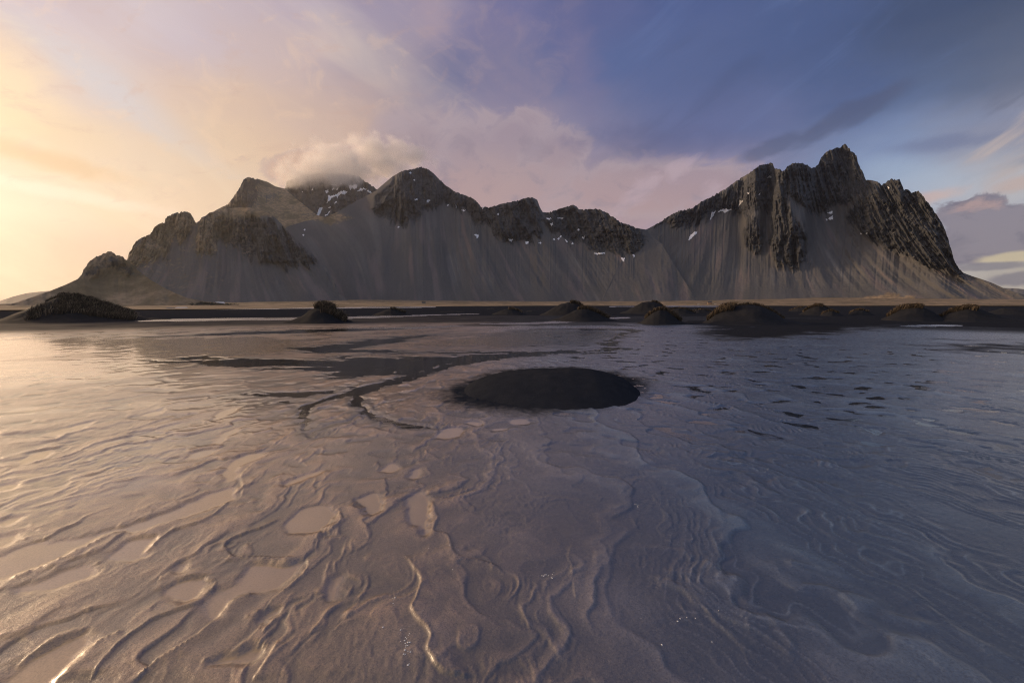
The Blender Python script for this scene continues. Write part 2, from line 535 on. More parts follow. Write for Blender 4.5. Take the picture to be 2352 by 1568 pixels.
def massif(name, sil, base, r0, cliffs, cols, rows, label, grass_warmf=None, s_talus=0.66, s_cliff=2.0, crag=14.0,
           jag=0.0016, seed=0, nearbase=None, gmask=None, back=True, floor=None, fans=1.0, lean=None):
    """a mountain face: every column climbs from the foot at distance r0 to the ridge line,
    scree at its angle of rest and rock walls much steeper, so the form is a real relief"""
    sil = np.asarray(sil, float); base = np.asarray(base, float)
    sa, sT = azT(sil[:, 0], sil[:, 1]); ba, bT = azT(base[:, 0], base[:, 1])
    az = np.linspace(sa[0], sa[-1], cols)
    Tt = np.interp(az, sa, sT); Tb = np.interp(az, ba, bT)
    Tb = np.minimum(Tb, Tt - 0.0005)
    # which rock reaches the ridge
    t = np.linspace(0, 1, rows)[:, None]
    T0 = Tb + (Tt - Tb) * t
    A = np.broadcast_to(az, T0.shape)
    # plate coordinates of the grid for the masks
    X = np.sin(A); Y = np.cos(A); Z = T0
    den = Y * _cp - Z * _sp
    PX = CX + FPX * X / den; PY = CY - FPX * (Y * _sp + Z * _cp) / den
    lk = np.zeros_like(PX) if lean is None else np.interp(PX, *np.array(lean, float).T)
    LX = PX - lk * (PY - 690)                       # runs down the fall line of the fans
    wx = fbm(PX / 22 + seed, PY / 30, 4) * 12
    wy = fbm(LX / 16 + 50 + seed, PY / 120 + 9, 4, 0.6) * 34 + fbm(PX / 6 + seed, PY / 6, 2) * 5
    cl = np.zeros_like(T0)
    for poly in cliffs:
        cl = np.maximum(cl, sstep(7, -9, poly_sd(poly, PX + wx, PY + wy)))
    near_cl = np.zeros_like(T0)
    for poly in cliffs:
        near_cl = np.maximum(near_cl, sstep(95, 0, poly_sd(poly, PX, PY - 10)))
    rib = sstep(0.72, 0.98, ridged(LX / 17 + seed, PY / 210 + 2, 3, 0.55)) * near_cl ** 1.4 * sstep(-0.25, 0.25, fbm(PX / 30 + 9, PY / 22 + seed, 3))
    cl = np.maximum(cl, rib * 0.62)
    # jagged ridge where rock tops out
    jn = ridged(az * 160 + seed, az * 0 + 3.3, 4, 0.6) - 0.6
    Tt = Tt + jag * jn * 4 * cl[-1]
    T = Tb + (Tt - Tb) * t
    rr = np.interp(az, ba, r0) if np.ndim(r0) else np.full(cols, float(r0))
    rr = rr * (1 + 0.03 * fans * fbm(az * 9 + seed, az * 0 + 1.7, 3))
    r = np.empty_like(T); r[0] = rr
    for i in range(1, rows):
        tt = i / rows
        st = s_talus * (0.80 + 0.35 * tt)
        s = st + (s_cliff - st) * cl[i]
        if gmask is not None and tt < gmask:
            s = s * (0.35 + 0.65 * tt / gmask)
        s = np.maximum(s, T[i] + 0.06)
        step = r[i - 1] * (s - T[i - 1]) / (s - T[i])
        r[i] = np.minimum(step, r[i - 1] * 1.012 + 1)
    # even out column to column, then carve
    k = np.exp(-np.linspace(-2.2, 2.2, 45) ** 2); k /= k.sum()
    rp = np.pad(r, ((0, 0), (22, 22)), mode='edge')
    r = np.stack([np.convolve(row, k, 'valid') for row in rp])
    k = np.ones(9) / 9
    clb = np.stack([np.convolve(row, k, 'valid') for row in np.pad(cl, ((0, 0), (4, 4)), mode='edge')])
    XX = r * np.sin(A); ZZ = r * T
    u = A * 1000
    cx_ = LX * 0.6 + PX * 0.4
    gul = ridged(cx_ / 30 + seed, PY / 150 + 4 + wx * 0.01, 4, 0.55)
    but = ridged(cx_ / 78 + seed * 2, PY / 150 + 14, 3, 0.5)
    fin = ridged(cx_ / 8 + seed, PY / 36 + 2, 4, 0.6)
    dia = ridged((PX + PY * 0.8) / 26 + seed, (PY - PX * 0.6) / 60 + 2, 4, 0.55)
    led = fbm(PX / 40 + seed, PY / 7 + 3, 3)
    blk = ridged(PX / 34 + seed * 1.3 + wx * 0.03, PY / 30 + 8, 5, 0.58)
    gu2 = ridged(cx_ / 13 + seed * 0.7, PY / 90 + wx * 0.01, 3, 0.55)
    disp = clb * (-(gul - 0.55) * crag * 2.6 - (gu2 - 0.55) * crag * 1.2 - (but - 0.6) * crag * 3.8 - (fin - 0.5) * crag * 0.5 - (dia - 0.5) * crag * 1.1 - (blk - 0.5) * crag * 0.7 + led * crag * 0.45)
    # runnels down the scree, fanning out from the gullies above
    st_ = 0.6 * fbm(LX / 11 + seed, PY / 420 + seed, 4, 0.62) + 0.4 * fbm(LX / 42 + seed, PY / 300, 3)
    rut = ridged(LX / 36 + seed * 3, PY / 500, 3, 0.5) - 0.6
    disp += (1 - clb) * (fbm(PX / 9 + seed, PY / 9, 3) * 1.6 + st_ * 2.6 + rut * 9 * sstep(-0.3, 0.3, fbm(PX / 90 + seed, PY / 90, 2)) + fbm(LX / 90 + seed, PY / 400, 3) * 22) * sstep(0, 0.25, T * 0 + t)
    fade = sstep(0.0, 0.05, t) * 1.0
    r = r + disp * fade * (r[0].mean() / 1000)
    P = np.stack([r * np.sin(A), r * np.cos(A), CAM_H + r * T], -1)
    if floor is not None:
        P[0, :, 2] = floor
    streak = np.clip(sstep(-0.25, 0.5, st_) * 0.75 * sstep(-0.45, 0.3, fbm(LX / 60 + 13 + seed, PY / 80, 3)) + 0.55 * sstep(0.22, 0.45, st_) * sstep(0.0, 0.3, fbm(LX / 70 + 3 + seed, PY / 110, 3)), 0, 1)
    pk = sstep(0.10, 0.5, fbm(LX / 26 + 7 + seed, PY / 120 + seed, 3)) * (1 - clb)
    gr = np.zeros_like(T) if grass_warmf is None else np.clip(grass_warmf(PX, PY, t, cl), 0, 1)
    at_ = {'cliff': cl, 'streak': streak, 'grass': gr, 'pink': pk}
    if back:
        nb = 16
        d = np.linspace(0, 1, nb + 1)[1:, None]
        rt = P[-1]
        dist = np.hypot(rt[:, 0], rt[:, 1])
        drop = rt[:, 2] * d ** 1.3
        rb = dist + (rt[:, 2] * 1.1) * d + fbm(az * 60 + d * 3, az * 0 + d * 5, 3) * 12 * d
        B = np.stack([rb * np.sin(az), rb * np.cos(az), rt[:, 2] - drop], -1)
        P = np.concatenate([P, B], 0)
        at_ = {kk: np.concatenate([v, np.broadcast_to(v[-1] * 0.6, (nb, cols))], 0) for kk, v in at_.items()}
    o = mesh_obj(name, P.reshape(-1, 3), grid_faces(P.shape[0], cols), ROCK, attrs=at_)
    tag(o, label, None, None, 'structure')
    return dict(obj=o, P=P, PX=PX, PY=PY, rows=rows, cols=cols)


def Q2(*pts_):   # read on the 600..1100, 250..560 enlargement
    return [((600 + a * 500 / 2352) * 0.9408, (250 + b * 500 / 2352) * 0.9408) for a, b in pts_]


def Q3(*pts_):   # read on the 600..1600 enlargement
    return [((600 + a * 1000 / 2352) * 0.9408, (350 + b * 1000 / 2352) * 0.9408) for a, b in pts_]


def Q4(*pts_):   # read on the 1500..2500 enlargement
    return [((1500 + a * 1000 / 2352) * 0.9408, (320 + b * 1000 / 2352) * 0.9408) for a, b in pts_]


def gnoise(PX, PY, s=40, k=0):
    return fbm(PX / s + k, PY / s * 2, 3)


FOOT = 1000
# far headlands
massif('hills', [(-60, 700), (0, 691), (30, 681), (62, 673), (110, 668), (160, 672), (260, 690)],
       [(-60, 701), (260, 701)], 4000, [], 160, 14, 'low pale headland fading into the haze', s_talus=0.3, back=False, seed=3)
massif('hills', [(2240, 694), (2280, 672), (2300, 661), (2330, 662), (2352, 664), (2420, 672), (2560, 690)],
       [(2240, 701), (2560, 701)], 4000, [], 160, 14, 'low grey headland beyond the right cape', s_talus=0.3, back=False, seed=5)

# snowy summit wrapped in cloud, far behind
BACK = massif('mountain', [(560, 470), (600, 455), (640, 436), (655, 433), (658, 418), (690, 404), (730, 398), (770, 398),
               (800, 400), (822, 405), (842, 418), (868, 436), (900, 452), (950, 480), (1000, 505)],
              [(560, 560), (1000, 560)], 1900,
              [[(640, 440), (656, 380), (850, 380), (1010, 500), (1010, 580), (600, 580)]],
              280, 110, 'dark snow streaked peak with its top in cloud', seed=21, s_talus=0.8, s_cliff=0.86, crag=10, back=True, lean=[(640, 0.3), (1000, 0.9)])
# brown peak left of it
massif('mountain', [(445, 515), (470, 500), (497, 482), (505, 478), (525, 468), (533, 456), (545, 440), (553, 425), (560, 413), (566, 408),
               (572, 407), (580, 409), (592, 411), (615, 418), (632, 428), (655, 434), (675, 452), (700, 472), (728, 494), (760, 503), (800, 520)],
       [(445, 600), (800, 600)], 1350,
       [[(500, 500), (540, 440), (560, 400), (585, 400), (600, 440), (580, 480), (540, 500)]],
       320, 100, 'brown sharp topped peak in the warm light',
       grass_warmf=lambda PX, PY, t, cl: 0.75 - cl * 0.5 + gnoise(PX, PY) * 0.5, seed=33, crag=9)
# main pyramid and crenellated ridge
CENTRE_CLIFF = [
    Q3((740, 290), (830, 215), (930, 140), (1015, 120), (1095, 180), (1160, 235), (1300, 305), (1345, 350), (1300, 400), (1230, 400), (1170, 350), (1130, 340),
       (1080, 380), (1020, 390), (990, 450), (930, 450), (900, 490), (860, 455), (800, 435), (750, 415), (715, 375)),
    Q3((1340, 360), (1450, 355), (1640, 295), (1700, 400), (1705, 530), (1640, 550), (1560, 555), (1480, 565), (1420, 530), (1380, 480), (1300, 440), (1250, 395)),
    Q3((1690, 400), (1800, 375), (1890, 345), (1920, 380), (2020, 365), (2130, 420), (2240, 475), (2300, 540), (2240, 630), (2160, 640), (2060, 630), (1980, 620),
       (1930, 590), (1880, 570), (1800, 530), (1740, 500)),
]
CEN = massif('mountain', [(560, 640), (620, 560), (660, 520), (700, 508), (730, 503), (750, 498), (775, 487), (800, 472), (830, 456), (862, 439), (885, 419), (902, 405),
              (918, 396), (932, 390), (950, 388), (968, 384), (975, 385), (985, 390), (996, 398), (1005, 408), (1022, 424), (1042, 438), (1062, 446),
              (1088, 457), (1096, 464), (1105, 475), (1128, 476), (1148, 469), (1165, 465), (1192, 460), (1206, 455), (1222, 453), (1234, 459), (1240, 476), (1247, 488),
              (1262, 488), (1280, 481), (1303, 474), (1316, 470), (1324, 474), (1330, 481), (1355, 480), (1376, 480), (1394, 489), (1412, 500), (1426, 511),
              (1445, 516), (1462, 524), (1482, 527), (1520, 560), (1600, 690)],
             [(560, 693), (1600, 693)], 960, CENTRE_CLIFF, 860, 190, 'grey pyramid peak with a crenellated rock ridge and scree fans',
             grass_warmf=lambda PX, PY, t, cl: sstep(60, 0, PY * 0 + np.abs(PX - 760) * 0.6 + np.abs(PY - 500) * 1.6) * 0.9 + 0.4 * sstep(0.05, 0.0, t) * 1.0,
             seed=41, crag=12, lean=[(560, 0.75), (760, 0.5), (900, -0.05), (1000, 0.15), (1100, 0.5), (1250, 0.62), (1400, 0.55), (1480, 0.3), (1520, 0.1)])
# right massif
RIGHT_CLIFF = [
    Q4((170, 555), (290, 470), (430, 430), (560, 360), (650, 330), (740, 250), (810, 190), (905, 170), (960, 210), (985, 330), (1000, 420), (1020, 480), (950, 480),
       (880, 460), (800, 440), (750, 500), (720, 470), (650, 475), (560, 480), (480, 540), (400, 560), (290, 540), (200, 580)),
    Q4((900, 330), (965, 330), (990, 400), (1015, 450), (1045, 500), (1100, 560), (1115, 620), (1105, 720), (1065, 785), (1020, 800), (950, 775), (905, 740), (885, 640), (905, 560), (895, 480)),
    Q4((770, 480), (830, 480), (862, 560), (857, 650), (832, 705), (790, 705), (750, 640), (738, 560)),
    Q4((955, 225), (1000, 175), (1050, 170), (1130, 190), (1170, 140), (1240, 85), (1325, 60), (1410, 135), (1450, 280), (1430, 370), (1350, 405), (1270, 415), (1200, 475), (1150, 475),
       (1080, 435), (1030, 385), (990, 385), (955, 320)),
    Q4((1440, 285), (1510, 290), (1580, 262), (1645, 262), (1665, 330), (1755, 328), (1845, 425), (1915, 555), (1955, 655), (1975, 755), (2015, 830), (1900, 795), (1780, 765), (1700, 725),
       (1600, 685), (1520, 635), (1430, 595), (1360, 550), (1330, 500), (1350, 440), (1420, 390)),
]
RIT = massif('mountain', [(1380, 690), (1440, 575), (1470, 536), (1484, 527), (1500, 519), (1522, 505), (1540, 494), (1562, 484), (1580, 480), (1590, 478), (1612, 462), (1628, 455), (1645, 445), (1660, 437),
              (1672, 430), (1692, 415), (1712, 403), (1730, 391), (1742, 380), (1758, 376), (1774, 374), (1779, 386), (1792, 389), (1800, 394), (1806, 384),
              (1822, 375), (1838, 374), (1850, 377), (1862, 384), (1872, 386), (1880, 376), (1886, 362), (1898, 349), (1910, 342), (1922, 340), (1933, 335),
              (1941, 330), (1948, 338), (1958, 350), (1967, 356), (1970, 372), (1975, 384), (1984, 400), (1989, 413), (2002, 414), (2014, 417), (2026, 424), (2036, 418),
              (2046, 411), (2056, 413), (2066, 411), (2071, 424), (2076, 434), (2090, 438), (2104, 441), (2109, 437), (2118, 449), (2130, 463), (2145, 484),
              (2160, 507), (2172, 532), (2182, 560), (2190, 592), (2200, 614), (2212, 626), (2232, 634), (2252, 640), (2280, 650), (2310, 664), (2352, 677), (2480, 690)],
             [(1380, 693), (2480, 693)], 960, RIGHT_CLIFF, 900, 200, 'dark jagged massif with twin horns and a sheer right cliff',
             grass_warmf=lambda PX, PY, t, cl: 0.75 * sstep(60, 10, np.abs(PX - 2040) * 0.35 + (690 - PY) * 1.6 + gnoise(PX, PY) * 26),
             seed=57, crag=14, lean=[(1400, -0.5), (1480, -0.3), (1560, -0.55), (1650, -0.3), (1720, 0.0), (1800, 0.2), (1900, 0.8), (2050, 1.3), (2300, 1.9)])
# domed hill and its shoulder
DOME = massif('mountain', [(255, 690), (280, 640), (293, 592), (300, 572), (312, 556), (325, 546), (345, 538), (352, 524), (365, 515), (378, 510), (380, 500), (393, 493), (408, 487), (430, 486),
               (438, 490), (446, 505), (451, 514), (457, 508), (462, 500), (472, 496), (480, 489), (498, 484), (520, 479), (548, 477), (575, 477), (598, 483), (618, 490), (632, 500), (645, 512),
               (660, 530), (682, 550), (705, 572), (728, 594), (750, 618), (768, 645), (778, 672), (800, 690)],
              [(255, 694), (800, 694)], 840,
              [[(285, 600), (300, 560), (345, 530), (375, 495), (435, 480), (448, 520), (430, 545), (400, 560), (380, 590), (340, 605), (300, 612)],
               [(455, 515), (475, 492), (560, 490), (630, 505), (690, 560), (730, 600), (715, 612), (660, 615), (615, 600), (560, 590), (530, 560), (505, 555), (490, 590), (455, 585), (445, 560)]],
              480, 150, 'domed brown hill with a craggy shoulder above scree',
              grass_warmf=lambda PX, PY, t, cl: sstep(505, 485, PY) * sstep(470, 500, PX) * 0.9 + 0.30 * cl * sstep(700, 420, PX) + 0.34 * sstep(800, 420, PX), seed=63, crag=9, lean=[(255, -1.4), (400, -0.55), (520, 0.0), (650, 0.55), (800, 0.9)])  # beyond the grassy top, the tan paints warm sun and haze onto rock
# small near hill at the left
massif('mountain', [(-200, 712), (-60, 708), (0, 704), (40, 694), (75, 682), (115, 668), (150, 654), (178, 641), (188, 630), (192, 618), (206, 600), (222, 589),
               (236, 583), (246, 578), (256, 577), (266, 583), (272, 586), (284, 591), (300, 605), (316, 620), (345, 642), (372, 658), (400, 672), (430, 684), (470, 692), (540, 699), (640, 703)],
       [(-200, 714), (0, 712), (300, 711), (640, 707)], [430, 430, 420, 420],
       [[(185, 640), (200, 600), (250, 568), (290, 590), (315, 625), (280, 640), (240, 625), (210, 640)]],
       360, 100, 'small golden brown hill with a rocky crown',
       grass_warmf=lambda PX, PY, t, cl: 0.9 - 0.35 * cl + gnoise(PX, PY) * 0.6, seed=77, crag=5, s_talus=0.6, gmask=0.25)  # tan kept on the crown rock paints in the warm low sun
# SNOW-BEGIN
SNOW, gg, p, _ = new_mat('old snow')
pos = gg.node('ShaderNodeNewGeometry').outputs['Position']
gg.put(p.inputs['Base Color'], gg.mix(gg.noise(pos, 0.08, 4), (0.70, 0.70, 0.74), (0.90, 0.90, 0.92)))
p.inputs['Roughness'].default_value = 0.7


def snow(mass, polys):
    P, PX, PY = mass['P'], mass['PX'], mass['PY']
    nr, nc = PX.shape
    for poly in polys:
        pl = np.array(poly, float)
        x0, y0 = pl.min(0) - 2; x1, y1 = pl.max(0) + 2
        m_ = (PX > x0) & (PX < x1) & (PY > y0) & (PY < y1)
        rr, cc = np.nonzero(m_)
        if not len(rr):
            continue
        ra, rb, ca, cb = max(rr.min() - 1, 0), min(rr.max() + 2, nr - 1), max(cc.min() - 1, 0), min(cc.max() + 2, nc - 1)
        # finer grid over the patch, lying on the slope
        k = 3
        ri = np.linspace(ra, rb, (rb - ra) * k + 1); ci = np.linspace(ca, cb, (cb - ca) * k + 1)
        RI, CI = np.meshgrid(ri, ci, indexing='ij')
        i0 = np.minimum(RI.astype(int), nr - 2); j0 = np.minimum(CI.astype(int), nc - 2); fr = RI - i0; fc = CI - j0

        def bil(a):
            if a.ndim == 3:
                w = [(1 - fr) * (1 - fc), (1 - fr) * fc, fr * (1 - fc), fr * fc]; w = [q[..., None] for q in w]
            else:
                w = [(1 - fr) * (1 - fc), (1 - fr) * fc, fr * (1 - fc), fr * fc]
            return a[i0, j0] * w[0] + a[i0, j0 + 1] * w[1] + a[i0 + 1, j0] * w[2] + a[i0 + 1, j0 + 1] * w[3]
        Q = bil(P[:nr]); QX = bil(PX); QY = bil(PY)
        n_ = fbm(QX / 3 + pl[0, 0], QY / 3, 3) * 1.6
        sd = poly_sd(pl, QX, QY) + n_
        dirv = Q / np.linalg.norm(Q, axis=-1, keepdims=True)
        Q = Q - dirv * (2.2 + 1.0 * sstep(0, -2, sd))[..., None]
        Q[..., 2] += 0.5
        f = grid_faces(*QX.shape)
        ok = (sd.ravel()[f] < 0.8).all(1)
        f = f[ok]
        if not len(f):
            continue
        u, inv = np.unique(f, return_inverse=True)
        mesh_obj('snow_patch', Q.reshape(-1, 3)[u], inv.reshape(-1, 4), SNOW, mass['obj'])


def dots(fn, lst):
    return [fn((a - s, b + s * .3), (a + s * .2, b - s * .8), (a + s, b - s * .2), (a + s * .3, b + s)) for a, b, s in lst]


snow(BACK, [
    Q2((1185, 950), (1230, 955), (1280, 940), (1275, 975), (1250, 1005), (1225, 975), (1205, 1000), (1190, 980)),
    Q2((930, 1155), (950, 1105), (945, 1065), (985, 1080), (1030, 1060), (1070, 1035), (1110, 1020), (1120, 1010), (1165, 1030), (1130, 1060), (1110, 1045), (1075, 1060), (1050, 1095), (1045, 1070), (985, 1095), (960, 1130)),
    Q2((810, 1310), (825, 1260), (850, 1210), (885, 1212), (860, 1265), (832, 1315)),
    Q2((915, 1015), (945, 1005), (950, 1030), (925, 1038)), Q2((985, 1003), (1015, 980), (1018, 992), (995, 1008)),
    Q2((1395, 1010), (1420, 1020), (1460, 1045), (1445, 1052), (1410, 1035)), Q2((1285, 1020), (1310, 1000), (1350, 985), (1385, 992), (1355, 1000), (1310, 1022)),
    Q2((905, 1305), (935, 1280), (968, 1250), (950, 1280)), Q2((1015, 1160), (1045, 1132), (1040, 1148)), Q2((945, 1210), (970, 1200), (965, 1213)),
    Q2((1245, 1165), (1290, 1132), (1270, 1155)), Q2((1095, 1255), (1128, 1232), (1115, 1250)), Q2((755, 1015), (775, 972), (768, 1010)),
    Q2((730, 1285), (740, 1260), (742, 1290)), Q2((980, 945), (1040, 935), (1035, 950), (990, 955)), Q2((545, 1180), (572, 1200), (560, 1198))]
    + dots(Q2, [(440, 1062, 14), (455, 1040, 8), (1090, 935, 12), (1050, 990, 14), (648, 1025, 6)]))
snow(CEN, [
    Q3((970, 322), (985, 320), (985, 328), (972, 327)), Q3((1038, 335), (1045, 325), (1060, 328), (1050, 338), (1040, 342)),
    Q3((1313, 525), (1335, 525), (1335, 540), (1326, 546), (1325, 534)), Q3((1510, 550), (1535, 552), (1525, 563), (1515, 560)),
    Q3((1606, 567), (1624, 567), (1620, 578), (1610, 578)), Q3((1726, 431), (1755, 432), (1745, 438), (1730, 437)), Q3((1790, 430), (1822, 430), (1815, 433)),
    Q3((1748, 468), (1760, 457), (1763, 468), (1752, 472)), Q3((2000, 633), (2060, 628), (2062, 633), (2010, 638)), Q3((2222, 642), (2234, 642), (2229, 655)),
    Q3((2155, 658), (2175, 660), (2170, 678), (2160, 668)), Q3((1932, 542), (1948, 532), (1945, 545), (1936, 546)), Q3((1834, 553), (1850, 567), (1842, 567)),
    Q3((1205, 352), (1212, 355), (1210, 366)), Q3((1240, 383), (1262, 385), (1250, 391))]
    + dots(Q3, [(945, 168, 6), (968, 210, 4), (1160, 355, 4), (1360, 370, 5), (1690, 572, 6), (1770, 552, 5), (1795, 548, 6), (1808, 536, 5), (1875, 575, 5), (876, 482, 5), (330, 528, 5), (338, 497, 5), (1910, 497, 6), (1448, 406, 5)]))
snow(RIT, [
    Q4((425, 630), (435, 600), (460, 582), (475, 576), (465, 595), (440, 615)), Q4((595, 465), (610, 455), (632, 445), (650, 452), (672, 450), (650, 462), (638, 468), (620, 460)),
    Q4((550, 510), (560, 468), (580, 460), (568, 480), (562, 492)), Q4((714, 432), (718, 395), (725, 405), (738, 402), (725, 418)), Q4((880, 265), (892, 258), (902, 268), (890, 271)),
    Q4((1225, 468), (1250, 462), (1252, 475), (1240, 475)), Q4((1228, 500), (1252, 490), (1254, 508), (1240, 510)), Q4((762, 356), (774, 352), (770, 360)), Q4((828, 368), (838, 355), (834, 366))]
    + dots(Q4, [(1573, 325, 5), (1415, 590, 5), (1448, 588, 5), (1218, 508, 5)]))
# SNOW-END

# ------------------------------------------------------------------ ground
# GROUND-BEGIN
def sand_material(name):
    m, gg, p, _ = new_mat(name)
    pos = gg.node('ShaderNodeNewGeometry').outputs['Position']
    dry, film, silt_sheen, tanw = gg.attr('dry'), gg.attr('film'), gg.attr('silt_sheen'), gg.attr('tan')
    n1 = gg.noise(gg.vm('MULTIPLY', pos, (0.5, 0.9, 1.0)), 0.55, 5, 0.6)
    n2 = gg.noise(pos, 5.0, 6, 0.62)
    grain = gg.noise(pos, 130.0, 2, 0.7)
    sl = gg.m('ADD', silt_sheen, gg.m('MULTIPLY', gg.m('SUBTRACT', n1, 0.5), 0.7))
    col = gg.mix(gg.sm(sl, 0.1, 0.9), gg.mix(tanw, (0.040, 0.056, 0.080), (0.085, 0.066, 0.050)), gg.mix(tanw, (0.125, 0.182, 0.245), (0.360, 0.222, 0.130)))  # blue and tan ends paint the reflected sky into the sand colour
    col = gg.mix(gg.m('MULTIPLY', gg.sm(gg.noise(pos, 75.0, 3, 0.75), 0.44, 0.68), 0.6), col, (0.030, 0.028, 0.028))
    col = gg.mix(gg.m('MULTIPLY', gg.sm(film, 0.75, 1.0), gg.m('MULTIPLY', tanw, 0.45), clamp=True), col, (0.40, 0.250, 0.095))  # golden sky reflection of the left pools painted in as ochre
    black = gg.mix(n2, (0.013, 0.015, 0.020), (0.030, 0.032, 0.039))
    dd = gg.sm(gg.m('ADD', dry, gg.m('MULTIPLY', gg.m('SUBTRACT', n1, 0.5), 0.35)), 0.1, 0.9)
    gg.put(p.inputs['Base Color'], gg.mix(dd, col, black))
    wet = gg.m('SUBTRACT', 1.0, dd)
    ro = gg.m('ADD', 0.42, gg.m('MULTIPLY', gg.m('SUBTRACT', n2, 0.5), 0.2))
    gg.put(p.inputs['Roughness'], gg.m('ADD', gg.m('MULTIPLY', ro, wet), gg.m('MULTIPLY', dd, 0.9), clamp=True))
    gg.put(p.inputs['Specular IOR Level'], gg.m('MULTIPLY', wet, 0.7))
    # a skin of water over the wet sand
    gg.put(p.inputs['Coat Weight'], gg.m('MULTIPLY', wet, gg.m('ADD', 0.55, gg.m('MULTIPLY', film, 0.45)), clamp=True))
    cr_ = gg.m('ADD', 0.30, gg.m('MULTIPLY', gg.m('SUBTRACT', n2, 0.5), 0.25))
    gg.put(p.inputs['Coat Roughness'], gg.m('SUBTRACT', cr_, gg.m('MULTIPLY', film, 0.22), clamp=True))
    p.inputs['Coat IOR'].default_value = 1.7
    fine = gg.noise(gg.vm('MULTIPLY', pos, (1.0, 1.6, 1.0)), 22.0, 4, 0.6)
    lumps = gg.noise(pos, 55.0, 3, 0.65)
    h = gg.m('ADD', gg.m('MULTIPLY', fine, 0.006), gg.m('ADD', gg.m('MULTIPLY', grain, 0.0016), gg.m('MULTIPLY', lumps, 0.003)))
    bump(gg, p, gg.m('MULTIPLY', h, gg.m('SUBTRACT', 1.0, gg.m('MULTIPLY', film, 0.75))), 0.9, 1.0)
    return m


SAND = sand_material('wet volcanic sand')

NC_D, NC_B = 1060, 90
ang = np.concatenate([np.linspace(R(-57), R(57), NC_D), np.linspace(R(57), R(303), NC_B + 2)[1:-1]])
rad = [0.35, 0.6, 0.9, 1.2, 1.45]
while rad[-1] < 4500:
    d = rad[-1]
    rad.append(d + d * min(max(0.0042, d / 2100.0), 0.16))
rad = np.minimum(np.array(rad), 4600.0)
AN, RA = np.meshgrid(ang, rad)
GXX = RA * np.sin(AN); GYY = -1.2 + RA * np.cos(AN)
DD = np.hypot(GXX, GYY)


def gpoly(pts_, smooth=True):
    x, y = ground(*np.array(pts_, float).T)
    p_ = np.stack([x, y], 1)
    return p_


def A_(*pts_):
    """points read on the left foreground plate"""
    return [(a * 0.5, 800 + b * 0.5) for a, b in pts_]


def B_(*pts_):
    return [(1176 + a * 0.5, 800 + b * 0.5) for a, b in pts_]


near = (DD < 75) & (GYY > -3)
X = GXX[near]; Y = GYY[near]; D = DD[near]
Sx, Sy = -1.6, 21.0
rho = np.hypot(X - Sx, Y - Sy); th = np.arctan2(X - Sx, Sy - Y)
fu = th * 17.0
w1 = fbm(X * 0.55 + 3, Y * 0.45, 4); w2 = fbm(X * 0.5 - 8, Y * 0.5 + 21, 4)
w3 = fbm(X * 1.9 + 30, Y * 1.7, 3); w4 = fbm(X * 2.1 - 40, Y * 1.8 + 2, 3)
w5 = fbm(X * 6.0 + 12, Y * 5.0, 3)
nearf = sstep(16, 6, D)
_b = sstep(9, 15, D)
thz = th * (1 - _b) + (np.arctan2(X, Y) + 0.08) * 1.3 * _b
left = sstep(0.12, -0.16, thz + 0.06 * w1)
right = sstep(0.0, 0.26, thz + 0.06 * w1)
mid = 1 - np.maximum(left, right)

h = 0.010 + 0.004 * w1
# long braided bars running with the flow
barA = ridged((fu + w2 * 1.3 + w3 * 0.22) / 1.05, (rho + w1 * 1.5) / 4.2, 4, 0.55)
bar = sstep(0.52, 0.98, barA)
h += bar * (0.009 * left + 0.006 * mid + 0.002 * right) * (0.35 + 0.65 * sstep(30, 8, D))
# sharp crests where rivulets cut back into the sand
cut = ridged((fu + w1 * 1.0 + w4 * 0.3) / 0.62 + 9, (rho + w2 * 2) / 2.2, 4, 0.6)
h += sstep(0.74, 1.02, cut) * 0.010 * (left + 0.8 * mid) * nearf
# swirled small forms in patches
patch = sstep(-0.05, 0.35, fbm(X * 0.42 + 71, Y * 0.36 + 4, 3))
sw = fbm(X * 2.3 + w3 * 1.5 + w1 * 2, Y * 1.9 + w4 * 1.5, 4, 0.55)
h += sw * 0.008 * patch * nearf * (1 - 0.4 * right)
# comb of little rills feathering off the banks
rl = ridged((fu + w1 * 0.9 + w3 * 0.12) / 0.16, (rho + w2 * 0.8) / 0.7 + 5, 3, 0.5)
rz = sstep(0.02, 0.30, fbm((fu + w2) / 0.9 + 60, rho / 1.8 + 7, 3))
h += (sstep(0.55, 1.0, rl) - 0.2) * 0.010 * rz * nearf * (left + 0.9 * mid + 0.35 * right)
# stepped banks: each terrace ends in a small sharp cut
ter = (fu + w2 * 1.1 + w3 * 0.30 + w4 * 0.10 + 0.10 * rho) / 0.78 + 0.5 * w1
tf = np.mod(ter, 1.0)
h += (tf ** 2.2) * sstep(1.0, 0.95, tf) * 0.015 * sstep(-0.25, 0.25, fbm(fu / 0.9 + 14, rho / 1.6 + 3, 3)) * (left + 0.8 * mid) * sstep(24, 8, D)
te2 = (fu * 1.0 + w2 * 0.9 + w3 * 0.35 + w4 * 0.22 + 0.16 * rho) / 0.33 + 0.9 * w1
t2 = np.mod(te2, 1.0)
h += (t2 ** 2) * sstep(1.0, 0.93, t2) * 0.0075 * sstep(-0.10, 0.22, fbm((fu + w1) / 0.7 + 24, rho / 1.3 + 8, 3)) * (left + 1.0 * mid + 0.4 * right) * sstep(15, 6, D)
